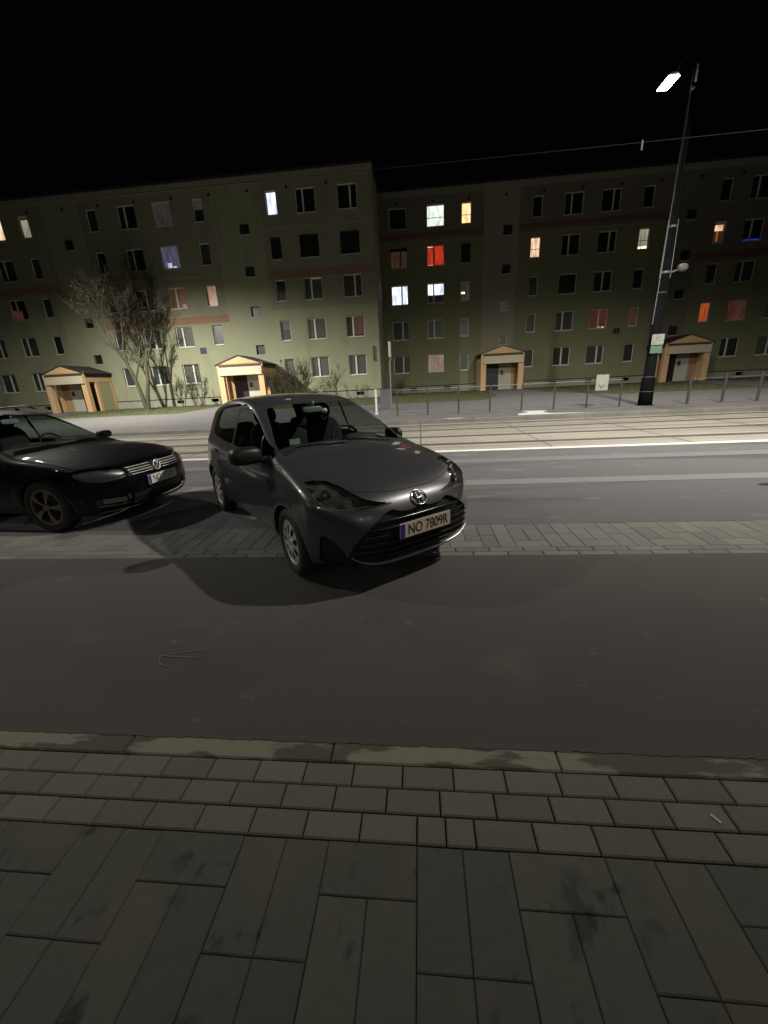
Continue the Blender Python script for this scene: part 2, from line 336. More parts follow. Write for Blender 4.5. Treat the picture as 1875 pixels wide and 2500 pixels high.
# ------------------------------------------------------------------ buildings
def facade_mat(name, x_sections, bands, split):
    return None
M_green = mat('green_render', (0.295, 0.312, 0.205), 0.92, col2=(0.35, 0.365, 0.25), nscale=0.7, namt=0.7, bump=0.1, bscale=60)
layer(M_green, (0.25, 0.265, 0.165), 0.9, 0.52, 0.72, (1.2, 1, 0.35), 0.6, seed=6)
M_greyr = mat('greige_render', (0.26, 0.262, 0.18), 0.92, col2=(0.30, 0.30, 0.215), nscale=0.7, namt=0.7, bump=0.1, bscale=60)
layer(M_greyr, (0.21, 0.205, 0.15), 0.9, 0.52, 0.72, (1.2, 1, 0.35), 0.6, seed=7)
M_red = mat('brick_red_band', (0.27, 0.17, 0.115), 0.92, col2=(0.31, 0.20, 0.14), nscale=2)
M_stair = mat('stair_bay_render', (0.38, 0.375, 0.26), 0.92, col2=(0.42, 0.41, 0.29), nscale=0.8)
M_plinth = mat('plinth', (0.42, 0.42, 0.36), 0.9, col2=(0.26, 0.27, 0.20), nscale=1.6, namt=0.6)
M_line = mat('dark_recess', (0.03, 0.03, 0.022), 0.9)
M_room = mat('dark_room', (0.03, 0.03, 0.03), 0.9)
M_frame = mat('white_pvc', (0.80, 0.80, 0.76), 0.5); M_sill = mat('sill', (0.66, 0.66, 0.60), 0.6, col2=(.5, .5, .45), nscale=4)
M_dframe = mat('dark_frame', (0.06, 0.055, 0.05), 0.5)
M_roof = mat('bitumen', (0.03, 0.03, 0.03), 0.9)
M_pane = glass('window_glass', (0.9, 0.93, 0.9), 0.85, 0.35)
def curtain_mat(name, col, e, rough=.9, lace=0.0, ecol=None):
    m = mat(name, col, rough, col2=tuple(c * .6 for c in col), nscale=9, namt=.7)
    if e:
        nt = m.node_tree; b = nt.nodes['Principled BSDF']; b.inputs['Emission Strength'].default_value = e * 2.4
        ec = ecol or col; N = nt.nodes
        no = N.new('ShaderNodeTexNoise'); no.inputs['Scale'].default_value = 2.2; tc = N.new('ShaderNodeTexCoord'); mp = N.new('ShaderNodeMapping'); mp.inputs['Scale'].default_value = (3.5, 1, 0.6)
        nt.links.new(tc.outputs['Object'], mp.inputs[0]); nt.links.new(mp.outputs[0], no.inputs['Vector'])
        cr = N.new('ShaderNodeValToRGB'); cr.color_ramp.elements[0].position = .3; cr.color_ramp.elements[1].position = .7
        cr.color_ramp.elements[0].color = (*[c * .38 for c in ec], 1); cr.color_ramp.elements[1].color = (*ec, 1)
        nt.links.new(no.outputs[0], cr.inputs[0]); nt.links.new(cr.outputs[0], b.inputs['Emission Color'])
    return m
CM = {
 'dark': curtain_mat('net_dark', (0.05, 0.05, 0.045), 0), 'grey': curtain_mat('net_grey', (0.34, 0.33, 0.30), 0), 'slate': curtain_mat('net_slate', (0.19, 0.20, 0.215), 0),
 'white': curtain_mat('curtain_lit_white', (0.6, 0.6, 0.75), 1.5, ecol=(0.70, 0.70, 0.98)),
 'blind': curtain_mat('blind_lit', (0.6, 0.62, 0.58), 1.2, ecol=(0.78, 0.80, 0.76)),
 'warm': curtain_mat('curtain_lit_warm', (0.6, 0.4, 0.25), 1.5, ecol=(0.98, 0.58, 0.30)),
 'peach': curtain_mat('curtain_lit_peach', (0.5, 0.35, 0.28), 1.15, ecol=(0.95, 0.60, 0.42)),
 'cream': curtain_mat('curtain_lit_cream', (0.5, 0.45, 0.38), 0.32, ecol=(0.80, 0.70, 0.55)),
 'red': curtain_mat('curtain_lit_red', (0.5, 0.05, 0.03), 0.75, ecol=(0.62, 0.045, 0.02)),
 'orange': curtain_mat('curtain_lit_orange', (0.5, 0.15, 0.06), 0.35, ecol=(0.85, 0.15, 0.035)),
 'salmon': curtain_mat('curtain_lit_salmon', (0.5, 0.3, 0.2), 0.30, ecol=(0.85, 0.36, 0.19)),
 'dimred': curtain_mat('curtain_dim_red', (0.3, 0.08, 0.06), 0.07, ecol=(0.75, 0.17, 0.13)),
 'dimbrown': curtain_mat('curtain_dim_brown', (0.25, 0.12, 0.08), 0.06, ecol=(0.70, 0.32, 0.22)),
 'dimorange': curtain_mat('curtain_dim_orange', (0.3, 0.1, 0.05), 0.045, ecol=(0.80, 0.28, 0.10)),
 'pink': curtain_mat('curtain_lit_pink', (0.5, 0.4, 0.35), 0.20, ecol=(0.85, 0.52, 0.42)),
 'mauve': curtain_mat('curtain_dim_mauve', (0.35, 0.3, 0.32), 0.035, ecol=(0.7, 0.55, 0.58)),
 'violet': curtain_mat('curtain_lit_violet', (0.4, 0.4, 0.6), 0.13, ecol=(0.50, 0.46, 0.85)),
 'blue': curtain_mat('glow_blue', (0.05, 0.1, 0.5), 0.30, ecol=(0.03, 0.10, 0.95)),
 'glow': curtain_mat('lamp_glow', (0.9, 0.8, 0.6), 2.2, ecol=(1, 0.85, 0.6)),
 'glowv': curtain_mat('lamp_glow_violet', (0.9, 0.8, 0.9), 0.8, ecol=(0.75, 0.7, 1.0)),
}
def window(parent, Y, x, z, w_, h_, cm='dark', kind='two', split=0.42, frame=None, extra=None, open_=False):
    """opening with reveal is cut in the wall; here frame (part) > pane, curtain, sill"""
    fm = frame or M_frame; t = 0.06; y0 = Y + 0.13; y1 = Y + 0.19
    x0, x1, z0, z1 = x - w_ / 2, x + w_ / 2, z - h_ / 2, z + h_ / 2
    f = MB()
    f.box((x0, y0, z0), (x0 + t, y1, z1)); f.box((x1 - t, y0, z0), (x1, y1, z1)); f.box((x0 + t, y0, z0), (x1 - t, y1, z0 + t)); f.box((x0 + t, y0, z1 - t), (x1 - t, y1, z1))
    if kind == 'two':
        xm = x0 + w_ * split; f.box((xm - 0.06, y0 - 0.004, z0 + t), (xm + 0.06, y1, z1 - t))
    if kind == 'bar':
        zm = z0 + h_ * 0.42; f.box((x0 + t, y0, zm - .02), (x1 - t, y1 - .01, zm + .02))
    fo = f.build('window', fm, parent)
    p_ = MB(); p_.box((x0 + t, y0 + 0.02, z0 + t), (x1 - t, y0 + 0.028, z1 - t)); p_.build('pane', M_pane, fo)
    q = MB(); q.box((x0 + .01, y1 + 0.05, z0 + .01), (x1 - .01, y1 + 0.06, z1 - .01)) if extra is None else None
    if extra is None: q.build('curtain', CM[cm], fo)
    else:
        for (ax, az, bx, bz, c2) in extra:
            e_ = MB(); dy = 0.0 if c2 == cm else -0.012
            e_.box((x0 + w_ * ax, y1 + 0.05 + dy, z0 + h_ * az), (x0 + w_ * bx, y1 + 0.06 + dy, z0 + h_ * bz)); e_.build('curtain', CM[c2], fo)
    s_ = MB(); s_.box((x0 - 0.03, Y - 0.05, z0 - 0.055), (x1 + 0.03, Y + 0.13, z0 - 0.004)); s_.build('sill', M_sill, fo)
def wall_grid(b, X0, X1, Z0, Z1, Y, holes, depth=0.22, matf=None, cuts_x=(), cuts_z=()):
    xs = sorted(set([X0, X1] + [h[0] for h in holes] + [h[1] for h in holes] + list(cuts_x))); zs = sorted(set([Z0, Z1] + [h[2] for h in holes] + [h[3] for h in holes] + list(cuts_z)))
    xs = [x for x in xs if X0 <= x <= X1]; zs = [z for z in zs if Z0 <= z <= Z1]
    for xa, xb in zip(xs, xs[1:]):
        for za, zb in zip(zs, zs[1:]):
            cx, cz = (xa + xb) / 2, (za + zb) / 2
            if any(h[0] < cx < h[1] and h[2] < cz < h[3] for h in holes): continue
            b.add([(xa, Y, za), (xb, Y, za), (xb, Y, zb), (xa, Y, zb)], [(0, 1, 2, 3)], matf(cx, cz))
    for (xa, xb, za, zb) in holes:
        m_ = matf(xa - .01, (za + zb) / 2)
        b.add([(xa, Y, za), (xb, Y, za), (xb, Y, zb), (xa, Y, zb), (xa, Y + depth, za), (xb, Y + depth, za), (xb, Y + depth, zb), (xa, Y + depth, zb)],
              [(0, 4, 5, 1), (1, 5, 6, 2), (2, 6, 7, 3), (3, 7, 4, 0)], m_)
WALLM = [M_green, M_greyr, M_red, M_stair, M_plinth, M_line]
M_green2 = mat('olive_render', (0.225, 0.235, 0.135), 0.92, col2=(0.27, 0.28, 0.17), nscale=0.7, namt=0.7, bump=0.1, bscale=60)
M_greyr2 = mat('brown_grey_render', (0.195, 0.175, 0.14), 0.92, col2=(0.23, 0.21, 0.17), nscale=0.7, namt=0.7, bump=0.1, bscale=60)
M_stair2 = mat('stair_bay_greige', (0.31, 0.295, 0.225), 0.92, col2=(0.35, 0.335, 0.26), nscale=0.8)
M_red2 = mat('maroon_band', (0.19, 0.10, 0.075), 0.92, col2=(0.22, 0.12, 0.09), nscale=2)
WALLM2 = [M_green2, M_greyr2, M_red2, M_stair2, M_plinth, M_line]
ROW = [3.03 + 2.815 * k for k in range(5)]
def porch(bld, x0, x1, yf, yb, door_right=False, zb=0.46, prm=None):
    M_or = mat('orange_render', (0.66, 0.44, 0.225), 0.9, col2=(0.72, 0.49, 0.27), nscale=1.5); M_cream = mat('cream_panel', (0.60, 0.55, 0.41), 0.8)
    M_tile = mat('porch_roof_felt', (0.035, 0.035, 0.04), 0.8); M_brown = mat('brown_trim', (0.07, 0.05, 0.03), 0.7); M_door = mat('dark_door', (0.018, 0.016, 0.018), 0.4); M_pan = mat('light_wall_panel', (0.52, 0.52, 0.44), 0.7)
    M_box = mat('intercom', (0.05, 0.05, 0.045), 0.5)
    root = MB(); pw = 0.42; ze = 3.40; cx = (x0 + x1) / 2; yd = yf + 1.35
    for xa, xb in ((x0, x0 + pw), (x1 - pw, x1)):
        root.box((xa, yf, zb), (xb, yf + 0.36, 3.0))
    # side walls: pillar, gap (recessed dark glass), pillar, panel
    for s, xs in ((0, x0), (1, x1 - 0.16)):
        root.box((xs, yf + 0.36, 2.75), (xs + 0.16, yb, 3.0))
        root.box((xs, yf + 1.0, zb), (xs + 0.16, yf + 1.32, 2.75)); root.box((xs, yb - 0.3, zb), (xs + 0.16, yb, 2.75))
        root.box((xs + .02, yf + 1.32, zb), (xs + 0.14, yb - 0.3, 2.75), 1)
    root.box((x0, yf + 0.02, 3.0), (x1, yb, 3.10)); root.box((x0, yf, 3.10), (x1, yf + .12, 3.50))
    po = root.build('porch', [M_or, mat('pale_green_panel', (0.40, 0.40, 0.24), .9)], bld)
    g_ = MB(); g_.prism([(x0 - .05, 3.44), (x1 + .05, 3.44), (cx, 4.0)], 'y', yf - 0.03, yf + 0.12); g_.build('gable', M_or, po)
    r_ = MB(); o = .13
    for sx, xe in ((-1, x0 - o), (1, x1 + o)):
        r_.add([(xe, yf - .08, 3.42), (cx, yf - .08, 4.05), (cx, yb, 4.05), (xe, yb, 3.42), (xe, yf - .08, 3.36), (cx, yf - .08, 3.98), (cx, yb, 3.98), (xe, yb, 3.36)],
               [(0, 1, 2, 3), (4, 7, 6, 5), (0, 4, 5, 1), (3, 2, 6, 7), (0, 3, 7, 4)])
    r_.box((x0 - .02, yf + .12, 3.10), (x1 + .02, yb, 3.36)) 
    r_.build('roof', M_tile, po)
    t_ = MB(); t_.box((x0 + .18, yf - .05, 3.24), (x1 - .1, yf - .002, 3.40)); t_.build('trim', M_brown, po)
    f_ = MB(); f_.box((x0 + .16, yf - .12, 2.64), (x1 - .06, yf - .004, 3.22)); f_.build('fascia_panel', M_cream, po)
    # back wall with door and light panel
    xi0, xi1 = x0 + .18, x1 - .18; wd = (xi1 - xi0)
    bw = MB(); bw.box((xi0, yd, zb), (xi1, yd + .1, 3.0)); bw.build('inner_wall', mat('inner_orange', (0.42, 0.27, 0.14), .9), po)
    if door_right: dx0, dx1, px0, px1 = xi1 - 1.45, xi1 - .42, xi0 + .62, xi1 - 1.5
    else: dx0, dx1, px0, px1 = xi0 + .42, xi0 + 1.48, xi0 + 1.52, xi1 - .55
    d_ = MB(); d_.box((dx0, yd - .05, zb), (dx1, yd - .003, 2.62)); d_.box((dx0 + .08, yd - .09, 1.5), (dx0 + .12, yd - .05, 1.75)); do = d_.build('door', M_door, po)
    p_ = MB(); p_.box((px0, yd - .04, zb), (px1, yd - .003, 2.62)); p_.build('wall_panel', M_pan, po)
    i_ = MB(); i_.box((px0 + .15, yd - .09, 1.75), (px0 + .38, yd - .045, 2.1)); i_.build('intercom', M_box, po)
    return po
def apartment(name, label, X0, X1, Y, ztop, cols, stairs, regions, bands, ledge, spec, signs, depth=11.0, wm=None):
    bld = empty(name, (0, 0, 0)); tag(bld, label, 'building')
    holes = []
    wins = []
    for ci, (x, typ, rows) in enumerate(cols):
        for r_ in range(5):
            if r_ not in rows: continue
            w_ = 1.45 if typ == 'w' else 0.80; h_ = 1.50 if typ == 'w' else 1.45
            wins.append((x, ROW[r_], w_, h_, ci, r_, typ)); holes.append((x - w_ / 2, x + w_ / 2, ROW[r_] - h_ / 2, ROW[r_] + h_ / 2))
    for si, x in enumerate(stairs):
        for k in range(4):
            z = 4.55 + 2.77 * k; holes.append((x - .36, x + .36, z - .36, z + .36)); wins.append((x, z, .72, .72, 100 + si, k, 's'))
    for x0_ in np.arange(X0 + 2.2, X1 - 1, 3.1):
        if not any(abs(x0_ + .3 - s) < 2.6 for s in stairs): holes.append((float(x0_), float(x0_) + .62, 0.72, 0.98))
    def mf(x, z):
        if z < 1.05: return 4
        if z < 1.13: return 5  # recess over the plinth: its shade is a flush black strip
        for (a_, c, z0, z1) in bands:
            if a_ < x < c and z0 < z < z1: return 2
        for (a_, c, z0, z1, m_) in regions:
            if a_ < x < c and z0 < z < z1: return m_
        return 0
    cx = [q for rg in regions for q in rg[:2]] + [q for bb in bands for q in bb[:2]]; cz = [1.05, 1.13] + [q for rg in regions for q in rg[2:4]] + [q for bb in bands for q in bb[2:4]]
    wl = MB(); wall_grid(wl, X0, X1, 0.2, ztop, Y, holes, 0.24, mf, cx, cz)
    # side walls, back
    for xs, fl in ((X0, 0), (X1, 1)):
        zs = sorted(set([0.2, ztop] + [z for z in cz if .2 < z < ztop])); xx = xs + (0.01 if xs == X0 else -0.01)
        for za, zb_ in zip(zs, zs[1:]):
            wl.add([(xs, Y, za), (xs, Y + depth, za), (xs, Y + depth, zb_), (xs, Y, zb_)], [(0, 1, 2, 3)], mf(xx, (za + zb_) / 2))
    wl.add([(X0, Y + depth, .2), (X1, Y + depth, .2), (X1, Y + depth, ztop), (X0, Y + depth, ztop)], [(0, 1, 2, 3)], 0)
    # thin render mouldings
    if wm is None:
        for s0 in stairs:
            for xx_ in (s0 - 2.2, s0 + 1.32): wl.box((xx_ - .02, Y - .012, 1.14), (xx_ + .02, Y, ztop - .45), 3)
    for (a_, c, z) in ledge: wl.box((a_, Y - .025, z), (c, Y, z + .06), 3)
    for (a_, c, z0, z1, m_) in regions:
        if m_ == 3: wl.box((a_ + .02, Y - .03, 1.14), (a_ + .09, Y, ztop - .9), 3); wl.box((c - .09, Y - .03, 1.14), (c - .02, Y, ztop - .9), 3)
    wl.build('wall', wm or WALLM, bld)
    rm = MB(); rm.box((X0 + .05, Y + 1.2, .3), (X1 - .05, Y + 1.3, ztop - .1)); rm.build('interior_partition', M_room, bld)
    rf = MB(); rf.box((X0 - .05, Y - .22, ztop), (X1 + .05, Y + depth, ztop + .12)); rf.box((X0 - .04, Y - .10, ztop - .42), (X1 + .04, Y - .003, ztop - .003), 1); rf.build('roof', [M_roof, mat('cornice', (0.30, 0.29, 0.22), .9)], bld)
    x = X0 + 1.5
    while x < X1 - 1:
        v_ = MB(); v_.tube([(x, Y - .03, ztop - .85), (x, Y + .05, ztop - .85)], .11, 10); v_.build('vent', M_line, bld); x += 2.9
    for (x, z, w_, h_, ci, r_, typ) in wins:
        sp = spec.get((ci, r_), {})
        if typ == 's': kw = dict(cm='dark', kind='one', frame=M_dframe if not sp.get('pale') else M_frame)
        else: kw = dict(cm=random.choice(['dark', 'dark', 'slate'] if r_ > 2 else ['slate', 'grey', 'dark', 'slate']), kind='two' if typ == 'w' else 'one', split=(0.38 if ci % 2 == 0 else 0.60))
        kw.update({k: v for k, v in sp.items() if k != 'pale'}); window(bld, Y, x, z, w_, h_, **kw)
    for (x, z) in signs:
        s_ = MB(); s_.box((x - .26, Y - .04, z - .22), (x - .02, Y - .004, z + .22)); s_.box((x + .03, Y - .04, z - .22), (x + .24, Y - .004, z + .22)); s_.build('house_number_plate', mat('navy_plate', (0.02, 0.03, 0.09), .4), bld)
    return bld
NB = -3.05
A5 = (0, 1, 2, 3, 4)
colsL = [(-4.87, 'w', A5), (-7.90, 'w', A5), (-10.42, 'n', A5), (-16.0, 'n', (1, 2, 3, 4)), (-18.82, 'w', A5), (-21.62, 'w', A5), (-24.45, 'n', A5), (-30.05, 'n', A5), (-32.65, 'w', A5), (-35.6, 'w', A5), (-38.2, 'n', A5), (-44, 'n', A5), (-46.8, 'w', A5), (-49.6, 'w', A5)]
blk = dict(kind='one', cm='dark', frame=M_dframe)
specL = {(0, 4): dict(cm='dark', split=.64), (1, 4): dict(cm='dark', split=.36), (2, 4): dict(cm='white', kind='one'),
 (0, 3): blk, (1, 3): blk, (2, 3): blk, (0, 2): dict(cm='grey', split=.62), (1, 2): dict(cm='grey', split=.4, extra=[(0, 0, 1, 1, 'grey'), (.42, .93, .97, 1, 'pink')]), (2, 2): dict(extra=[(0, 0, 1, .4, 'grey'), (0, .4, 1, 1, 'dark')]),
 (0, 1): dict(split=.38, extra=[(0, 0, .4, 1, 'dark'), (.4, .12, 1, 1, 'dimbrown'), (.4, 0, 1, .12, 'dark')]), (1, 1): dict(split=.38, extra=[(0, 0, 1, .12, 'dark'), (0, .12, 1, 1, 'slate')]), (2, 1): dict(extra=[(0, 0, 1, .55, 'dark'), (0, .55, 1, 1, 'grey')]),
 (0, 0): dict(cm='grey', split=.42), (1, 0): dict(cm='grey', split=.42), (2, 0): dict(cm='grey'),
 (3, 4): dict(extra=[(0, 0, 1, .55, 'dark'), (0, .55, 1, 1, 'mauve')]), (4, 4): dict(cm='mauve', split=.6), (5, 4): dict(cm='dark', split=.38),
 (3, 3): dict(extra=[(0, 0, 1, .25, 'dark'), (0, .25, 1, 1, 'slate')]), (4, 3): dict(kind='one', cm='violet', extra=[(0, 0, .97, 1, 'violet'), (.22, 0.02, .45, .28, 'glowv'), (.5, 0.02, .7, .12, 'glowv')]), (5, 3): dict(cm='dark', split=.38),
 (3, 2): dict(cm='salmon'), (4, 2): dict(cm='dimorange', split=.42, extra=[(0, 0, 1, 1, 'dimorange'), (.62, .03, .85, .22, 'salmon')]), (5, 2): dict(cm='dark'),
 (7, 4): dict(cm='cream', extra=[(0, 0, 1, .85, 'cream'), (0, .85, 1, 1, 'dimorange')]), (8, 4): dict(cm='peach'), (8, 2): dict(extra=[(0, 0, .55, .5, 'dimred'), (.0, .5, 1, 1, 'dark')]),
 (4, 0): dict(cm='dark', split=.38), (5, 0): dict(cm='grey', split=.6), (4, 0): dict(cm='grey', split=.62), (5, 0): dict(cm='slate', split=.4)}
regL = [(-11.35, NB, 7.35, 20, 1), (-11.35, NB, 6.6, 7.35, 0), (-14.85, -11.35, 9.6, 20, 0), (-25.4, -14.85, 7.35, 20, 1), (-28.4, -25.4, 1.13, 20, 0), (-60, -28.4, 9.6, 20, 1)]
apL = apartment('apartment_building', 'green five storey apartment block on the left, one red window band and two orange porches', -60, NB, 33.2, 16.0, colsL, [-12.66, -26.78, -41.1],
    regL, [(-11.35, NB, 9.45, 10.0), (-25.4, -14.85, 6.72, 7.3), (-60, -28.4, 9.7, 10.2)], [(-11.35, NB, 12.7), (-25.4, -14.85, 10.0)], specL, [(-17.46, 4.75)])
porch(apL, -15.15, -11.6, 30.3, 33.2, False, 0.40)
porch(apL, -29.5, -26.0, 30.3, 33.2, True, 0.40)
d_ = MB(); d_.tube([(-3.5, 33.1, 3.35), (-3.5, 33.1, 4.35)], .05, 8); d_.box((-3.56, 33.06, 3.3), (-3.40, 33.2, 3.42)); d_.build('flag_holder', mat('dark_iron', (.05, .05, .035), .6), apL)
colsR = [(-1.53, 'w', A5), (1.56, 'w', A5), (4.05, 'n', A5), (9.65, 'n', A5), (12.43, 'w', A5), (15.23, 'w', A5), (18.03, 'n', A5), (23.60, 'n', (1, 2, 3, 4)), (26.07, 'w', A5), (28.95, 'w', A5), (31.6, 'n', A5), (37.2, 'n', A5), (40, 'w', A5), (43, 'w', A5)]
specR = {(0, 4): dict(kind='one', cm='dark'), (1, 4): dict(cm='blind', kind='bar'), (2, 4): dict(cm='warm', kind='bar'), (3, 4): dict(cm='dark'), (4, 4): dict(cm='dark', split=.38), (5, 4): dict(cm='dark', split=.62), (6, 4): dict(cm='dark'),
 (0, 3): dict(split=.62, extra=[(0, 0, 1, .85, 'dimbrown'), (0, .85, 1, 1, 'dark')], frame=M_dframe), (1, 3): dict(cm='red', split=.4, frame=curtain_mat('red_glow_frame', (.3, .03, .02), .05, ecol=(.6, .03, .01)) , extra=[(0, 0, 1, 1, 'red'), (.02, .93, .36, .98, 'peach'), (.02, .02, .34, .07, 'peach')]), (2, 3): dict(cm='dark', frame=M_dframe), (3, 3): dict(cm='peach', kind='bar'), (4, 3): dict(cm='dark', split=.4), (5, 3): dict(cm='dark', split=.62),  # red window: its light is also put into the frame as a faint glow
 (6, 3): dict(kind='bar', extra=[(0, .0, 1, 1, 'cream'), (.05, .03, .95, .16, 'glow')]), (7, 3): dict(extra=[(0, 0, 1, 1, 'dimorange'), (.02, .6, .9, .88, 'peach'), (.42, .1, .55, .6, 'salmon')]), (8, 3): dict(extra=[(0, .13, 1, 1, 'dark'), (0, 0, 1, .12, 'blue')], split=.42),
 (0, 2): dict(cm='white', split=.62, frame=M_frame), (1, 2): dict(split=.38, extra=[(0, .42, 1, 1, 'white'), (0, 0, 1, .42, 'slate')]), (2, 2): dict(extra=[(0, 0, 1, 1, 'mauve'), (.02, .38, .48, .48, 'glow')]), (3, 2): dict(cm='slate'), (4, 2): dict(kind='one', cm='dark'), (5, 2): dict(cm='dark', split=.5), (6, 2): dict(cm='dark'),
 (0, 1): dict(cm='slate', split=.62), (1, 1): dict(cm='slate', split=.4), (2, 1): dict(extra=[(0, .65, 1, 1, 'dark'), (0, 0, 1, .65, 'slate')]), (3, 1): dict(cm='slate'), (4, 1): dict(cm='slate', split=.4), (5, 1): dict(split=.5, extra=[(0, 0, 1, 1, 'dimred'), (.5, .02, .68, .1, 'glow'), (.76, .02, .9, .1, 'glow')]), (6, 1): dict(cm='dimred', extra=[(0, 0, 1, 1, 'dimbrown')]),
 (7, 1): dict(cm='orange'), (8, 1): dict(cm='dimred', split=.6), (0, 0): dict(cm='slate', split=.6), (1, 0): dict(cm='pink', split=.38), (2, 0): dict(cm='slate'), (3, 0): dict(cm='dark'), (4, 0): dict(cm='dark', split=.5), (5, 0): dict(cm='slate', split=.62), (6, 0): dict(cm='dark'),
 (100, 1): dict(cm='cream', extra=[(0, 0, 1, 1, 'grey')], pale=1), (100, 0): dict(cm='grey', pale=1)}
regR = [(5.45, 8.25, 1.13, 20, 3), (19.4, 22.2, 1.13, 20, 1), (NB, 19.4, 12.5, 20, 1), (22.2, 60, 9.5, 20, 1)]
apR = apartment('apartment_building', 'green and greige apartment block on the right, set back, with a red lit window', NB, 60, 38.2, 16.1, colsR, [7.38, 21.35, 35], regR,
    [(NB, 5.45, 12.8, 13.2), (8.25, 19.4, 12.8, 13.2), (22.2, 60, 9.7, 10.2)], [(NB, 5.45, 12.5), (8.25, 19.4, 12.5)], specR, [(16.79, 4.8)], wm=WALLM2)
porch(apR, 5.15, 8.62, 35.5, 38.2, False, 0.45)
porch(apR, 19.5, 22.95, 35.5, 38.2, False, 0.45)

# ------------------------------------------------------------------ street furniture
M_pole = mat('pole_paint', (0.006, 0.006, 0.007), 0.8, col2=(0.010, 0.010, 0.0115), nscale=6, spec=0.0)
M_galv = mat('galvanised', (0.16, 0.16, 0.155), 0.6, metal=0.3)
lp = empty('street_lamp', (9.42, 18.0, 0.15)); tag(lp, 'tall dark tapered tram pole carrying a lit street lantern, stickers and a cable clamp', 'street lamp')
q = MB(); q.tube([(0, 0, 0), (0.0, 0, 1.1), (0.0, 0, 1.12), (0, 0, 4.9), (0, 0, 4.92), (0, 0, 10.9)], [.27, .24, .205, .175, .145, .06], 10); q.tube([(0, 0, -.02), (0, 0, .03)], .31, 10); q.build('pole', M_pole, lp, True)
for z in (0.55, 1.12, 4.2):
    q = MB(); q.tube([(0, 0, z), (0, 0, z + .015)], .262 if z < 1.2 else .19, 12); q.build('band', M_galv, lp)
q = MB(); q.tube([(0, 0, 4.86), (0, 0, 4.93)], .18, 12); q.tube([(0, 0, 6.35), (0, 0, 6.42)], .155, 12)
for s in (-1, 1): q.tube([(s * .19, -.05, 4.7), (s * .17, -.05, 6.6)], .018, 6)
q.build('cable_clamp', M_galv, lp)
q = MB(); q.tube([(-.215, -.08, 3.1), (-.17, -.06, 4.8), (-.10, -.04, 10.6)], .018, 6); q.build('cable', M_galv, lp)
q = MB(); q.tube([(.18, -.05, 4.88), (.42, -.06, 4.95)], .03, 8); q.blob((.58, -.06, 5.02), (.19, .13, .14), 2.2, 8); q.build('insulator', mat('pale_porcelain', (.11, .11, .10), .6), lp, True)
q = MB(); q.box((-.235, -.262, 2.33), (.22, -.235, 2.72), 0, 0); q.build('sticker', mat('white_sticker', (.36, .37, .33), .6, col2=(.16, .17, .14), nscale=14, namt=.3), lp)
q = MB(); q.box((-.235, -.262, 2.02), (.20, -.235, 2.30)); q.build('sticker', mat('green_sticker', (.05, .14, .09), .6, col2=(.12, .2, .15), nscale=12, namt=.3), lp)
q = MB(); q.tube([(0, 0, 10.85), (0, .06, 11.2), (0, .25, 11.48), (0, .7, 11.60), (0, 1.35, 11.60)], [.055, .045, .04, .035, .035], 8); q.build('arm', M_pole, lp, True)
q = MB(); q.blob((0, 1.75, 11.56), (.21, .50, .06), 3.2, 8); q.build('lantern', M_galv, lp, True)
q = MB(); q.box((-.19, 1.38, 11.475), (.19, 2.14, 11.50)); q.build('lens', mat('led_lens', (.8, .8, .7), .4, emis=(1, .96, .82), estr=40), lp)
q = MB(); q.tube([(-.02, -.11, 10.5), (-.02, -.15, 10.95)], .035, 8); q.tube([(-.10, -.12, 10.3), (-.02, -.12, 10.36)], .03, 8); q.build('isolator', mat('isolator_white', (.7, .7, .62), .4), lp, True)
# tram contact wire with a dropper
q = MB(); pts = [(x, 12.5, 6.86 + .0002 * (x - 5) ** 2) for x in np.linspace(-60, 80, 60)]; q.tube(pts, .007, 5)
tw = q.build('contact_wire', mat('copper_wire', (.008, .008, .011), .9, spec=.1)); tag(tw, 'thin overhead tram wire crossing the sky above the right building', 'overhead wire')
q = MB(); q.tube([(5.55, 12.5, 6.70), (5.55, 12.5, 6.90)], .022, 6); q.build('dropper', mat('dropper_dark', (.05, .05, .05), .8), tw)
# railing on the far pavement
M_rl = mat('railing_paint', (0.045, 0.042, 0.038), 0.7)
fn = empty('railing', (0, 17.8, 0.15)); tag(fn, 'low grey railing with thin top rail along the far pavement', 'railing')
xs_ = [-0.98 + 1.327 * k for k in range(0, 14)]
for k, x in enumerate(xs_):
    if k == 8: continue
    q = MB(); q.tube([(x, 0, -.05), (x, 0, 1.12)], .05 if k > 8 else .036, 8); q.build('post', M_rl, fn)
q = MB(); q.tube([(xs_[0], 0, 1.08), (xs_[7], 0, 1.08)], .02, 6); q.tube([(xs_[9], 0, .98), (xs_[13], 0, .98)], .010, 6); q.build('top_rail', mat('rail_light', (.15, .15, .13), .6), fn)
q = MB(); q.box((7.24, 17.70, .84), (7.72, 17.735, 1.46))
bd = q.build('notice_board', mat('board_white', (.36, .36, .31), .7, col2=(.26, .26, .22), nscale=5)); tag(bd, 'small pale rectangular board fixed to the far railing left of the tall pole', 'board')
q = MB(); q.prism([(7.36, 1.02), (7.47, .92), (7.58, 1.03), (7.58, 1.08), (7.47, .98), (7.36, 1.08)], 'y', 17.694, 17.699); q.build('mark', mat('mark_grey', (.12, .12, .10), .7), bd)
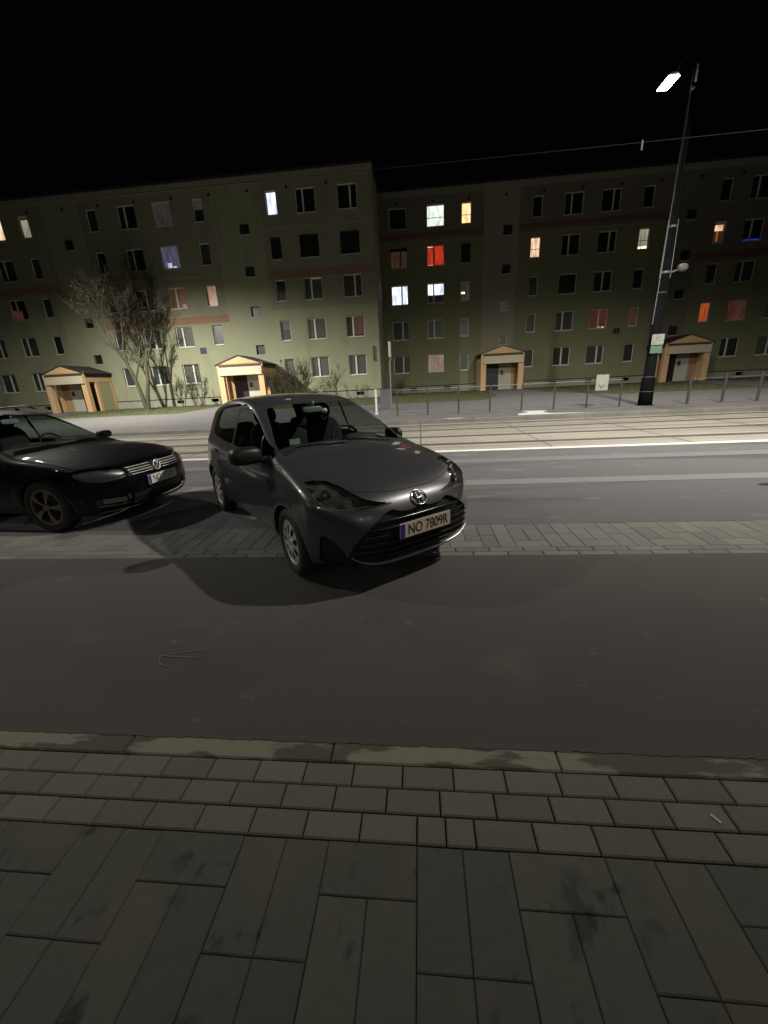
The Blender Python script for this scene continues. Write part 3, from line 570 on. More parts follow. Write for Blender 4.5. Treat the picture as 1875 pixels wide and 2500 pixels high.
# thin sign pole seen edge-on, white marker post and grey bin
sp_ = empty('sign_post', (-1.20, 17.3, .15)); tag(sp_, 'thin pale sign pole with edge-on sign, right of the hatchback roof', 'sign post')
q = MB(); q.tube([(0, 0, 0), (0, 0, 2.25)], .03, 8); q.tube([(0, 0, 2.2), (.05, 0, 2.38), (.05, 0, 2.9)], .025, 8); q.build('pole', M_galv, sp_)
q = MB(); q.box((-.015, -.30, 2.40), (.06, .30, 2.98)); q.build('sign_plate', mat('sign_back', (.40, .39, .37), .5, metal=.4), sp_)
q = MB(); q.tube([(-2.02, 18.9, .17), (-2.02, 18.9, 1.30)], .05, 8); q.tube([(-2.02, 18.9, .17), (-2.02, 18.9, .22)], .09, 8)
tag(q.build('marker_post', mat('post_white', (.60, .60, .56), .6)), 'short white post beside the grey box near the hatchback roof', 'post')
q = MB(); q.box((-1.98, 20.6, .18), (-1.45, 21.1, 1.22)); q.box((-2.01, 20.57, 1.22), (-1.42, 21.13, 1.27)); q.box((-1.86, 20.59, 1.02), (-1.57, 20.6, 1.12))
tag(q.build('litter_bin', mat('bin_grey', (.11, .115, .13), .6)), 'dark grey box-shaped litter bin behind the railing', 'litter bin')

# ------------------------------------------------------------------ trees and bushes
M_bark = mat('bark', (0.075, 0.072, 0.048), 0.95, col2=(0.11, 0.105, 0.07), nscale=6, bump=.5, bscale=30); M_twig = mat('twigs', (0.055, 0.05, 0.032), 0.95, tint=.4)
M_bud = mat('buds', (0.06, 0.058, 0.034), 0.9, tint=.5)
def tree(name, label, cat, base, height, lean=(0, 0), nmain=3, levels=4, spread=.55, r0=.16, buds=0, group=None, fork=0.25, seed=1, twig_r=0.006, bs=.07):
    rd = random.Random(seed); root = empty(name, base); tag(root, label, cat, group)
    tr = MB(); tw_ = MB(); ends = []
    def grow(p, d, L_, r, lev):
        pts = [p]; q_ = p.copy(); dd = d.copy(); n = 4
        for i in range(n):
            dd = (dd + Vector((rd.uniform(-.13, .13), rd.uniform(-.13, .13), rd.uniform(-.02, .12)))).normalized(); q_ = q_ + dd * (L_ / n); pts.append(q_.copy())
        rads = [max(twig_r, r * (1 - .45 * i / n)) for i in range(n + 1)]
        (tr if lev <= 1 else tw_).tube(pts, rads, 7 if lev <= 1 else (5 if lev == 2 else 3), cap=False, t=rd.random())
        if lev >= levels: ends.append((pts, lev)); return
        if lev >= levels - 1: ends.append((pts, lev))
        for k in range(rd.randint(3, 4) if lev < 2 else rd.randint(3, 5)):
            i = rd.randint(1 if lev else 2, n); a = rd.uniform(0, 2 * math.pi); sp2 = spread * rd.uniform(.5, 1.3)
            side = Vector((math.cos(a), math.sin(a), rd.uniform(-.1, .5)))
            nd = (dd + side * sp2).normalized(); grow(pts[i], nd, L_ * rd.uniform(.52, .78), rads[i] * .62, lev + 1)
    d0 = Vector((lean[0], lean[1], 1)).normalized()
    for m_ in range(nmain):
        a = 2 * math.pi * m_ / nmain + 0.6; dd = (d0 + Vector((math.cos(a), math.sin(a), 0)) * fork).normalized() if nmain > 1 else d0
        grow(Vector((0.05 * math.cos(a), 0.05 * math.sin(a), -.05)), dd, height * .42, r0, 0)
    tr.build('trunk', M_bark, root, True)
    if buds:
        for pts, _ in ends:
            for k in range(buds):
                c = pts[rd.randint(0, len(pts) - 1)] + Vector((rd.gauss(0, bs), rd.gauss(0, bs), rd.gauss(0, bs))); s = rd.uniform(.015, .045)
                v = [Vector((rd.gauss(0, s), rd.gauss(0, s), rd.gauss(0, s))) for _ in range(3)]
                tw_.add([tuple(c + x) for x in v], [(0, 1, 2)], 1, rd.random())
    tw_.build('crown', [M_twig, M_bud], root); return root
tree('tree', 'large bare leaning tree with fine twigs in front of the left building', 'tree', (-21.3, 30.2, gz(30.2) - .05), 11.0, (-.10, 0), 2, 5, .60, .17, 6, fork=.16, seed=5, twig_r=.009, bs=.10)
tree('tree', 'small leafless tree with three limbs just above the hatchback roof', 'tree', (-6.1, 30.0, gz(30) - .05), 3.6, (.0, 0), 1, 3, .75, .06, 0, seed=12, twig_r=.008)
tree('bush', 'dense bare bush of upright stems right of the middle orange porch', 'bush', (-8.9, 30.6, gz(30.6) - .05), 3.6, (.0, 0), 8, 3, .42, .035, 2, fork=.45, seed=21, twig_r=.007)
tree('bush', 'low spreading bare bush touching the right side of the middle orange porch', 'bush', (-10.7, 30.6, gz(30.6) - .05), 3.0, (.1, 0), 8, 3, .42, .03, 2, fork=.5, seed=22, twig_r=.007)
tree('bush', 'tiny leafless shrub at the corner of the left building', 'bush', (-4.2, 30.8, gz(30) - .05), 1.5, (0, 0), 4, 2, .5, .018, 1, fork=.5, seed=31)
tree('bush', 'thin scraggly shrub by the right building wall near the corner', 'bush', (-1.6, 35.5, gz(32) - .05), 1.9, (0, 0), 5, 2, .5, .02, 2, fork=.4, seed=32)
tree('bush', 'thin sapling stems below the ground floor windows, left of the middle porch', 'bush', (-17.0, 30.6, gz(30) - .05), 2.7, (-.1, 0), 5, 3, .45, .025, 2, fork=.35, seed=33, twig_r=.007)
tree('bush', 'leaning sapling between the large bare tree and the middle porch', 'bush', (-18.9, 31.4, gz(31) - .05), 3.0, (-.3, 0), 3, 3, .4, .035, 2, fork=.3, seed=34, twig_r=.007)
tree('bush', 'shrubby growth at the far left edge of the photo against the building', 'bush', (-33.5, 29.2, gz(30) - .05), 4.6, (-.2, 0), 5, 3, .55, .05, 3, fork=.4, seed=35, twig_r=.009)
tree('tree', 'dark bare tree at the right edge beyond the last porch', 'tree', (28.0, 31.5, gz(30) - .05), 7.5, (.1, 0), 3, 4, .6, .10, 2, fork=.3, seed=36, twig_r=.009)

# ------------------------------------------------------------------ cars
def catmull(pts, n=10, closed=False):
    P = np.array(pts, float); out = []
    m = len(P); rng = range(m if closed else m - 1)
    for i in rng:
        p0 = P[(i - 1) % m] if closed or i > 0 else P[0]; p1 = P[i % m]; p2 = P[(i + 1) % m]; p3 = P[(i + 2) % m] if closed or i + 2 < m else P[-1]
        for t in np.linspace(0, 1, n, endpoint=False):
            out.append(.5 * ((2 * p1) + (-p0 + p2) * t + (2 * p0 - 5 * p1 + 4 * p2 - p3) * t * t + (-p0 + 3 * p1 - 3 * p2 + p3) * t ** 3))
    if not closed: out.append(P[-1])
    return np.array(out)
def seg_nearest(px, py, poly, closed=True):
    """distance to polyline and nearest point"""
    A = poly; Bq = np.roll(poly, -1, 0) if closed else None
    if not closed: A, Bq = poly[:-1], poly[1:]
    best = np.full(px.shape, 1e9); nx = np.zeros(px.shape); ny = np.zeros(px.shape)
    for a, b_ in zip(A, Bq):
        d = b_ - a; l2 = d @ d + 1e-12; t = np.clip(((px - a[0]) * d[0] + (py - a[1]) * d[1]) / l2, 0, 1)
        qx = a[0] + t * d[0]; qy = a[1] + t * d[1]; ds = np.hypot(px - qx, py - qy); m_ = ds < best
        best = np.where(m_, ds, best); nx = np.where(m_, qx, nx); ny = np.where(m_, qy, ny)
    return best, nx, ny
def inside(px, py, poly):
    r_ = np.zeros(px.shape, bool); n = len(poly)
    for i in range(n):
        x1, y1 = poly[i]; x2, y2 = poly[(i + 1) % n]
        if y1 == y2: continue
        c = ((y1 > py) != (y2 > py)) & (px < (x2 - x1) * (py - y1) / (y2 - y1) + x1); r_ ^= c
    return r_
def sstep(x, a, b_): t = np.clip((x - a) / (b_ - a), 0, 1); return t * t * (3 - 2 * t)
class CarShape:
    def __init__(s, prof, wz, front_bend, rear_bend, axles, arch_r, flare, ws_x, belt, zax, crown=.05, k=.07, width_x=None, fx=(1.05, 1.75)):
        s.prof = catmull(prof, 8, True); s.wz = np.array(wz); s.fb = front_bend; s.rb = rear_bend; s.axles = axles; s.ar = arch_r; s.flare = flare; s.ws = ws_x; s.belt = belt; s.k = k; s.crown = crown; s.zax = zax; s.width_x = width_x; s.fx = fx
        s.gx = np.arange(-2.9, 2.9, .0125); s.gz = np.arange(-.2, 2.0, .0125); X, Z = np.meshgrid(s.gx, s.gz, indexing='ij')
        d, _, _ = seg_nearest(X, Z, s.prof); s.G = np.where(inside(X, Z, s.prof), -d, d)
        for _ in range(3):
            g_ = s.G; h = g_.copy(); h[1:-1, 1:-1] = (g_[1:-1, 1:-1] * 4 + g_[2:, 1:-1] + g_[:-2, 1:-1] + g_[1:-1, 2:] + g_[1:-1, :-2]) / 8; s.G = h
    def sdf(s, x, z):
        fx = np.clip((x - s.gx[0]) / .0125, 0, len(s.gx) - 2.001); fz = np.clip((z - s.gz[0]) / .0125, 0, len(s.gz) - 2.001)
        i = fx.astype(int); j = fz.astype(int); a = fx - i; c = fz - j; G = s.G
        return G[i, j] * (1 - a) * (1 - c) + G[i + 1, j] * a * (1 - c) + G[i, j + 1] * (1 - a) * c + G[i + 1, j + 1] * a * c
    def half(s, x, z):
        zz = z - s.belt * np.clip(-x / 1.5, -1, 1) * sstep(z, .7, 1.0)
        w_ = np.interp(zz, s.wz[:, 0], s.wz[:, 1])
        w_ = (w_ + np.interp(zz - .02, s.wz[:, 0], s.wz[:, 1]) + np.interp(zz + .02, s.wz[:, 0], s.wz[:, 1]) + np.interp(zz - .04, s.wz[:, 0], s.wz[:, 1]) + np.interp(zz + .04, s.wz[:, 0], s.wz[:, 1])) / 5
        for ax in s.axles:
            r_ = np.hypot(x - ax, z - s.zax); w_ = w_ + s.flare * np.exp(-((r_ - s.ar - .03) / .085) ** 2) * (z < 1.0)
        if s.width_x is not None: w_ = w_ + np.interp(x, s.width_x[:, 0], s.width_x[:, 1]) * (0.35 + .65 * sstep(z, .95, 1.3))
        return w_
    def f(s, x, y, z):
        ay = np.abs(y)
        c, pw = s.fb; xx = x + c * ay ** pw * sstep(x, s.fx[0], s.fx[1]) * (1 - .35 * sstep(z, .5, .85))
        c, pw = s.rb; xx = xx - c * ay ** pw * sstep(-x, 1.0, 1.7)
        c, pw = s.ws; xx = xx + c * ay ** pw * sstep(z, .95, 1.05) * sstep(x, -.4, .3)
        zz = z + s.crown * (ay / .7) ** 2.2 * sstep(z, .7, 1.0) + .012 * np.exp(-((ay - .0) / .2) ** 2) * 0
        f1 = s.sdf(xx, zz); f2 = ay - s.half(x, z)
        k = s.k; h = np.clip(.5 + .5 * (f1 - f2) / k, 0, 1)
        return f2 * (1 - h) + f1 * h + k * h * (1 - h)
    def cast(s, o, d, tmax):
        lo = np.zeros(len(o)); hi = np.full(len(o), tmax)
        for _ in range(22):
            m_ = (lo + hi) / 2; p = o + d * m_[:, None]; v = s.f(p[:, 0], p[:, 1], p[:, 2]) < 0; lo = np.where(v, m_, lo); hi = np.where(v, hi, m_)
        return o + d * ((lo + hi) / 2)[:, None]
    def side(s, x, z, sign=1):
        o = np.stack([x, x * 0 + .0, z], 1); d = np.zeros_like(o); d[:, 1] = sign; return s.cast(o, d, 1.3)
    def front(s, y, z, x0=1.0, sign=1):
        o = np.stack([y * 0 + x0, y, z], 1); d = np.zeros_like(o); d[:, 0] = sign; return s.cast(o, d, 2.2)
    def top(s, x, y, z0=.6):
        o = np.stack([x, y, x * 0 + z0], 1); d = np.zeros_like(o); d[:, 2] = 1; return s.cast(o, d, 1.3)
    def normal(s, P, e=.004):
        x, y, z = P.T; n = np.stack([s.f(x + e, y, z) - s.f(x - e, y, z), s.f(x, y + e, z) - s.f(x, y - e, z), s.f(x, y, z + e) - s.f(x, y, z - e)], 1); return n / np.linalg.norm(n, axis=1)[:, None]
def master(shape, L2, Hh, sk, step):
    """quad shell from a lattice on a box, each lattice point cast outwards from an inner skeleton box"""
    nx = int(2 * L2 / step); ny = int(2.1 / step / 2) * 2; nz = int(Hh / step)
    ids = {}; P = []; F = []
    def vid(i, j, k):
        key = (i, j, k); v = ids.get(key)
        if v is None: v = ids[key] = len(P); P.append(key)
        return v
    for i in range(nx):
        for j in range(ny): F.append((vid(i, j, nz), vid(i + 1, j, nz), vid(i + 1, j + 1, nz), vid(i, j + 1, nz)))
        for k in range(nz):
            F.append((vid(i, 0, k), vid(i + 1, 0, k), vid(i + 1, 0, k + 1), vid(i, 0, k + 1))); F.append((vid(i, ny, k), vid(i, ny, k + 1), vid(i + 1, ny, k + 1), vid(i + 1, ny, k)))
    for j in range(ny):
        for k in range(nz):
            F.append((vid(0, j, k), vid(0, j, k + 1), vid(0, j + 1, k + 1), vid(0, j + 1, k))); F.append((vid(nx, j, k), vid(nx, j + 1, k), vid(nx, j + 1, k + 1), vid(nx, j, k + 1)))
    K = np.array(P, float); B_ = np.stack([-L2 + K[:, 0] * 2 * L2 / nx, -1.05 + K[:, 1] * 2.1 / ny, .12 + K[:, 2] * (Hh - .12) / nz], 1)
    S = np.stack([np.clip(B_[:, 0], -sk[0], sk[0]), np.clip(B_[:, 1], -sk[1], sk[1]), np.clip(B_[:, 2], sk[2], sk[3])], 1)
    d = B_ - S; ln = np.linalg.norm(d, axis=1); d /= ln[:, None]
    V = shape.cast(S, d, 2.0); return V, np.array(F)
def snap(shape, V, poly, plane, cond, tol, hard=1.0):
    """move lattice points near a feature outline onto it"""
    if plane == 'side': a, c = V[:, 0], V[:, 2]
    else: a, c = np.abs(V[:, 1]), V[:, 2]
    near = cond & (a > poly[:, 0].min() - .05) & (a < poly[:, 0].max() + .05) & (c > poly[:, 1].min() - .05) & (c < poly[:, 1].max() + .05)
    idx = np.where(near)[0]
    if not len(idx): return
    ds, qx, qy = seg_nearest(a[idx], c[idx], poly); m_ = ds < tol; idx = idx[m_]; qx = qx[m_]; qy = qy[m_]
    if not len(idx): return
    if plane == 'side':
        sg = np.sign(V[idx, 1]); N_ = shape.side(qx, qy); N_[:, 1] *= sg
    else:
        sg = np.sign(V[idx, 1]); N_ = shape.front(qx * sg, qy, 0.0 if plane == 'frontws' else .8) if plane != 'rear' else shape.front(qx * sg, qy, -.6, -1)
    ok = np.linalg.norm(N_ - V[idx], axis=1) < .12; V[idx[ok]] = N_[ok]
def submesh(name, V, F, sel, mats, parent, off=None, smooth=True, mi=None, nrm=None):
    f_ = F[sel]; u, inv = np.unique(f_, return_inverse=True); vv = V[u]
    if off is not None: vv = vv + off[u]
    me = bpy.data.meshes.new(name); me.from_pydata(vv.tolist(), [], inv.reshape(f_.shape).tolist())
    for m_ in (mats if isinstance(mats, (list, tuple)) else [mats]): me.materials.append(m_)
    if mi is not None: me.polygons.foreach_set('material_index', mi[sel].astype(np.int32))
    me.polygons.foreach_set('use_smooth', [smooth] * len(me.polygons)); me.update()
    if nrm is not None: me.normals_split_custom_set_from_vertices(nrm[u].tolist())
    return link(bpy.data.objects.new(name, me), parent)
def ribbon(shape, pts, w_, plane, off=.0015, sgn=1):
    """thin strip lying on the body along a line given in a projection plane"""
    P = catmull(pts, 8)
    if plane == 'side': Q = shape.side(P[:, 0], P[:, 1]); Q[:, 1] *= sgn
    elif plane == 'front': Q = shape.front(P[:, 0] * sgn, P[:, 1], .8)
    elif plane == 'rear': Q = shape.front(P[:, 0] * sgn, P[:, 1], -.6, -1)
    else: Q = shape.top(P[:, 0], P[:, 1] * sgn)
    N_ = shape.normal(Q); T = np.gradient(Q, axis=0); T /= np.linalg.norm(T, axis=1)[:, None] + 1e-9; Bn = np.cross(N_, T); Bn /= np.linalg.norm(Bn, axis=1)[:, None] + 1e-9
    Q = Q + N_ * off; a = Q + Bn * w_; c = Q - Bn * w_; n = len(Q)
    return [tuple(x) for x in a] + [tuple(x) for x in c], [(i, i + 1, n + i + 1, n + i) for i in range(n - 1)]
def lathe_y(b, prof, n=48, m=0, c=(0, 0, 0), sg=1):
    """revolve (radius, y) about the y axis"""
    vs = []; fs = []; k = len(prof)
    for i in range(n):
        a = 2 * math.pi * i / n
        for r_, y in prof: vs.append((c[0] + r_ * math.cos(a), c[1] + y * sg, c[2] + r_ * math.sin(a)))
    for i in range(n):
        for q in range(k - 1): fs.append((i * k + q, i * k + q + 1, ((i + 1) % n) * k + q + 1, ((i + 1) % n) * k + q))
    b.add(vs, fs, m)
def wheel(parent, x, y, z, R_, rr, width, sg, style, M_rim, M_tyre, M_in, steer=0.0):
    e = bpy.data.objects.new('wheel', None); e.location = (x, y, z); e.rotation_euler = (0, 0, steer); link(e, parent)
    t = MB(); w2 = width / 2
    lathe_y(t, [(rr, w2 * .75), (rr + .012, w2 * .98), ((R_ + rr) / 2 + .01, w2 * 1.06), (R_ - .02, w2 * .97), (R_ - .004, w2 * .80), (R_, w2 * .4), (R_, -w2 * .4), (R_ - .004, -w2 * .80), (R_ - .02, -w2 * .97), (rr, -w2 * .8)], 56, 0, (0, 0, 0), sg)
    t.build('tyre', M_tyre, e, True)
    rm = MB(); lathe_y(rm, [(0.0, w2 * .15), (rr * .98, w2 * .15)], 40, 1, (0, 0, 0), sg); lathe_y(rm, [(rr * .93, w2 * .2), (rr * .93, w2 * .78), (rr * .97, w2 * .92), (rr + .006, w2 * .88)], 56, 0, (0, 0, 0), sg)
    nA = 240 if style == 'cap' else 200; nR = 18; vs = []; fs = []
    def dish(r_): q = r_ / rr; return w2 * (.80 + .16 * math.sin(min(q, 1) * math.pi) - (.10 if q < .2 else 0))
    for i in range(nA):
        a = 2 * math.pi * i / nA
        for j in range(nR + 1):
            r_ = rr * (.0 + .95 * j / nR); vs.append((r_ * math.cos(a), dish(r_) * sg, r_ * math.sin(a)))
    for i in range(nA):
        for j in range(nR):
            q = (j + .5) / nR; u = (i + .5) / nA
            if style == 'cap':
                s_ = (u * 9 + .1) % 1.0; hole = .42 < q < .90 and abs(s_ - .5) < (.30 - .13 * abs(q - .68) / .25)
                if .80 < q < .9 and abs(s_ - .5) > .2: hole = False
            else:
                s_ = (u * 5) % 1.0; wd_ = .17 - .02 * q + .05 * max(0, q - .7); hole = .24 < q < .93 and wd_ < s_ < 1 - wd_
            if not hole: fs.append((i * (nR + 1) + j, i * (nR + 1) + j + 1, ((i + 1) % nA) * (nR + 1) + j + 1, ((i + 1) % nA) * (nR + 1) + j))
    rm.add(vs, fs, 0)
    lathe_y(rm, [(0, w2 * .93), (rr * .15, w2 * .90), (rr * .17, w2 * .78)], 24, 0, (0, 0, 0), sg)
    rm.build('rim', [M_rim, M_in], e, True); return e
M_tyre = mat('tyre_rubber', (0.022, 0.022, 0.022), 0.75, bump=.2, bscale=80); M_black = mat('black_plastic', (0.012, 0.012, 0.013), 0.45); M_inner = mat('wheel_dark', (0.01, 0.01, 0.01), 0.8)
M_silver = mat('reflector_silver', (0.75, 0.74, 0.70), 0.38, metal=0.55); M_chrome = mat('chrome', (0.75, 0.75, 0.76), 0.12, metal=1.0); M_gap = mat('panel_gap', (0.004, 0.004, 0.004), 0.9); M_seat = mat('seat_cloth', (0.022, 0.022, 0.025), 0.9); M_dash = mat('dashboard', (0.05, 0.055, 0.055), 0.7)
M_plate_w = mat('plate_reflective', (0.62, 0.53, 0.40), 0.5); M_plate_b = mat('plate_blue', (0.02, 0.03, 0.28), 0.5); M_text = mat('plate_text', (0.01, 0.01, 0.01), 0.6)
def paint(name, col, rough, metal, coat=1.0):
    m = mat(name, col, rough, metal=metal, coat=coat); return m
def text(parent, s_, loc, size, sx, name='lettering', m=None):
    c = bpy.data.curves.new(name, 'FONT'); c.body = s_; c.size = size; c.align_x = 'CENTER'; c.align_y = 'CENTER'; c.extrude = .0008; c.materials.append(m or M_text)
    t_ = bpy.data.objects.new(name, c); link(t_); bpy.context.view_layer.update()
    me = bpy.data.meshes.new_from_object(t_.evaluated_get(bpy.context.evaluated_depsgraph_get())); bpy.data.objects.remove(t_)
    o = link(bpy.data.objects.new(name, me), parent); o.location = loc; o.rotation_euler = (R(90), 0, R(90)); o.scale = (sx, 1, 1); return o
def plate(parent, x, z, s_, wcol, tilt=0.0):
    e = MB(); e.box((x - .012, -.262, z - .059), (x, .262, z + .059)); po = e.build('number_plate', wcol, parent)
    f_ = MB(); f_.box((x, -.258, z - .055), (x + .0015, -.218, z + .055)); f_.build('blue_band', M_plate_b, po)
    h = MB(); h.box((x - .016, -.27, z - .067), (x - .0125, .27, z + .067)); h.build('holder', M_black, po)
    text(po, s_, (x + .0015, .022, z - .002), .118, .80); return po
def ell(b, cx, cy, cz, ry, rz, tr, n=40, m=0, nrm=None):
    """elliptic ring in the y-z plane"""
    pts = [(cx - (nrm or 0) * 0, cy + ry * math.cos(a), cz + rz * math.sin(a)) for a in np.linspace(0, 2 * math.pi, n + 1)]; b.tube(pts, tr, 6, m, False)
def interior(parent, xs_front, seat_z, w_, dash_x, dash_z, wheel_y, rear_x, roof_z, bottle=False):
    for y in (-.36, .36):
        b = MB(); b.blob((xs_front + .02, y, seat_z), (.26, .25, .09), 3, 12); b.blob((xs_front - .24, y, seat_z + .36), (.085, .24, .36), 3, 12, tilt=-.18 if False else .2)
        s_ = b.build('seat', M_seat, parent, True); b = MB(); b.blob((xs_front - .33, y, seat_z + .78), (.055, .13, .10), 2.6, 12, tilt=.15); b.tube([(xs_front - .31, y - .04, seat_z + .6), (xs_front - .33, y - .04, seat_z + .75)], .008, 6); b.tube([(xs_front - .31, y + .04, seat_z + .6), (xs_front - .33, y + .04, seat_z + .75)], .008, 6)
        b.build('headrest', M_seat, s_, True)
    b = MB(); b.blob((rear_x + .1, 0, seat_z), (.26, w_ - .1, .10), 4, 12); b.blob((rear_x - .15, 0, seat_z + .27), (.09, w_ - .1, .28), 4, 12, tilt=.25); s_ = b.build('rear_seat', M_seat, parent, True)
    for y in (-.38, .38):
        b = MB(); b.blob((rear_x - .2, y, seat_z + .60), (.045, .12, .075), 3, 10); b.build('headrest', M_seat, s_, True)
    b = MB(); b.blob((dash_x, 0, dash_z - .14), (.30, w_ + .02, .15), 4, 14); b.blob((dash_x - .12, wheel_y, dash_z + .00), (.14, .2, .05), 2.5, 10); b.build('dashboard', M_dash, parent, True)
    b = MB(); c = Vector((dash_x - .42, wheel_y, dash_z - .06)); pts = []
    for a in np.linspace(0, 2 * math.pi, 33): pts.append(c + Vector((-.07 * math.sin(a) * 1.0, .185 * math.cos(a), .17 * math.sin(a))))
    b.tube(pts, .014, 8, 0, False); b.blob(tuple(c + Vector((.02, 0, 0))), (.03, .06, .05), 2.5, 8); b.tube([c + Vector((0, -.18, 0)), c + Vector((0, .18, 0))], .014, 6); b.tube([c, c + Vector((.3, 0, -.1))], .03, 8); b.build('steering_wheel', M_black, parent, True)
def diag_cast(shape, a, z):
    x0 = np.maximum(.9, .12 - a); o = np.stack([x0, x0 + a, z], 1); d = np.zeros_like(o); d[:, 0] = d[:, 1] = .70710678; return shape.cast(o, d, 1.8)
def build_car(name, label, pos, yaw, S, D):
    root = empty(name, pos, yaw); tag(root, label, 'car')
    V, F = master(S, D['L2'], D['H'], D['sk'], D['step'])
    ay = np.abs(V[:, 1]); tol = D['step'] * .62
    for poly in D['side_win']: snap(S, V, poly, 'side', (ay > .45) & (V[:, 2] > .85), tol)
    for ax in S.axles:
        c = np.array([(ax + S.ar * math.cos(t), S.zax + S.ar * math.sin(t)) for t in np.linspace(0, 2 * math.pi, 60, endpoint=False)]); snap(S, V, c, 'side', (ay > .45) & (V[:, 2] > .20), tol)
    snap(S, V, D['ws'], 'frontws', (V[:, 0] > 0) & (V[:, 2] > .93), tol); snap(S, V, D['rw'], 'rear', (V[:, 0] < -1.0) & (V[:, 2] > .93), tol)
    for poly in D['front_black']: snap(S, V, poly, 'front', (V[:, 0] > 1.3) & (V[:, 2] < .8), tol)
    # headlight outline
    a = ay - V[:, 0]; idx = np.where((V[:, 0] > 1.0) & (V[:, 2] > .5) & (V[:, 2] < 1.0) & (ay > .3))[0]
    ds, qx, qz = seg_nearest(a[idx], V[idx, 2], D['head']); m_ = ds < tol; idx = idx[m_]; Q = diag_cast(S, qx[m_], qz[m_]); sg = np.sign(V[idx, 1]); Q[:, 1] *= sg
    ok = np.linalg.norm(Q - V[idx], axis=1) < .08; V[idx[ok]] = Q[ok]
    C = V[F].mean(1); cay = np.abs(C[:, 1]); N_ = S.normal(C)
    cls = np.zeros(len(F), int)   # 0 body 1 side window 2 windscreen 3 rear window 4 front black 5 headlight 9 removed
    for i, poly in enumerate(D['side_win']): cls[(cay > .4) & (C[:, 2] > .85) & (np.abs(N_[:, 1]) > .4) & inside(C[:, 0], C[:, 2], poly)] = 1
    cls[(C[:, 0] > 0) & (C[:, 2] > .9) & (N_[:, 0] > .15) & inside(cay, C[:, 2], D['ws']) & (np.abs(N_[:, 1]) < .75)] = 2
    cls[(C[:, 0] < -1.0) & (C[:, 2] > .93) & inside(cay, C[:, 2], D['rw'])] = 3
    for poly in D['front_black']: cls[(C[:, 0] > 1.3) & (N_[:, 0] > .2) & inside(cay, C[:, 2], poly)] = 4
    ca = cay - C[:, 0]; cls[(C[:, 0] > 1.0) & (cay > .3) & (N_[:, 0] * .7 + np.abs(N_[:, 1]) * .7 > .2) & inside(ca, C[:, 2], D['head'])] = 5
    for ax in S.axles: cls[(cay > .50) & (np.hypot(C[:, 0] - ax, C[:, 2] - S.zax) < S.ar)] = 9
    low = (C[:, 2] < .235) | (N_[:, 2] < -.75)
    mi = low.astype(int); NV = S.normal(V)
    body = submesh('body', V, F, cls == 0, [D['paint'], M_black], root, mi=mi, nrm=NV)
    G_side = D['glass']
    # split side windows by side and polygon
    for sgn in (-1, 1):
        for poly in D['side_win']:
            sel = (cls == 1) & (C[:, 1] * sgn > 0) & inside(C[:, 0], C[:, 2], poly)
            if sel.any(): submesh('side_window', V, F, sel, G_side, root, nrm=NV)
    submesh('windscreen', V, F, cls == 2, D['glass_ws'], root, nrm=NV); submesh('rear_window', V, F, cls == 3, G_side, root, nrm=NV)
    off = np.zeros_like(V); off[:, 0] = -.035; submesh('grille', V, F, cls == 4, M_black, root, off=off)
    Ns = S.normal(V)
    for sgn in (-1, 1):
        sel = (cls == 5) & (C[:, 1] * sgn > 0); hl = submesh('headlight', V, F, sel, D['lens'], root, nrm=NV)
        dv = np.array([-.060, -.035 * sgn, -.004]); fs_ = F[sel]; cnt = {}
        for q in fs_.tolist():
            for e0, e1 in zip(q, q[1:] + q[:1]): k_ = (min(e0, e1), max(e0, e1)); cnt[k_] = cnt.get(k_, 0) + 1
        hb = MB(); ins = V - Ns * .003; mp_ = {}
        def vi(i, back):
            if (i, back) not in mp_: mp_[(i, back)] = len(hb.v); hb.v.append(tuple(ins[i] + (dv if back else 0)))
            return mp_[(i, back)]
        for q in fs_.tolist(): hb.f.append([vi(i, 1) for i in q]); hb.m.append(0); hb.t.append(.5)
        for (e0, e1), c_ in cnt.items():
            if c_ == 1: hb.f.append([vi(e0, 0), vi(e1, 0), vi(e1, 1), vi(e0, 1)]); hb.m.append(0); hb.t.append(.5)
        hb.build('housing', D['housing'], hl)
        for (y, z, x, r_) in D['bowls']:
            b = MB(); prof = [(r_, .0), (r_ * .92, -.012), (r_ * .6, -.035), (r_ * .25, -.045), (0, -.047)]
            vs = []; fs = []; n = 24
            dx, dy = .85, .52 * sgn
            for i in range(n):
                t = 2 * math.pi * i / n
                for rr_, dd in prof: vs.append((x + dd * dx - rr_ * math.cos(t) * dy * 1, y * sgn + dd * dy + rr_ * math.cos(t) * dx, z + rr_ * math.sin(t)))
            for i in range(n):
                for q in range(4): fs.append((i * 5 + q, i * 5 + q + 1, ((i + 1) % n) * 5 + q + 1, ((i + 1) % n) * 5 + q))
            b.add(vs, fs); b.blob((x - .02, y * sgn - .01 * sgn, z), (r_ * .32,) * 3, 2, 8); b.build('reflector', M_silver, hl, True)
    # wheel arches
    for ax in S.axles:
        for sgn in (-1, 1):
            w_ = MB(); n = 28; ts = np.linspace(-.35, math.pi + .35, n)
            xs = ax + S.ar * np.cos(ts); zs = S.zax + S.ar * np.sin(ts); yo = S.side(xs, np.maximum(zs, .22))[:, 1]
            vs = [(xs[i], sgn * (yo[i] - .004), zs[i]) for i in range(n)] + [(xs[i], sgn * .46, zs[i]) for i in range(n)] + [(ax, sgn * .46, S.zax)]
            fs = [(i, i + 1, n + i + 1, n + i) for i in range(n - 1)] + [(n + i, n + i + 1, 2 * n) for i in range(n - 1)]
            w_.add(vs, fs); w_.build('wheel_arch', M_inner, root, True)
    # panel gaps
    gp = MB()
    for plane, pts in D['gaps']:
        for sgn in (-1, 1): gp.add(*ribbon(S, pts, .0028, plane, .0015, sgn))
    gp.build('panel_gaps', M_gap, root, True)
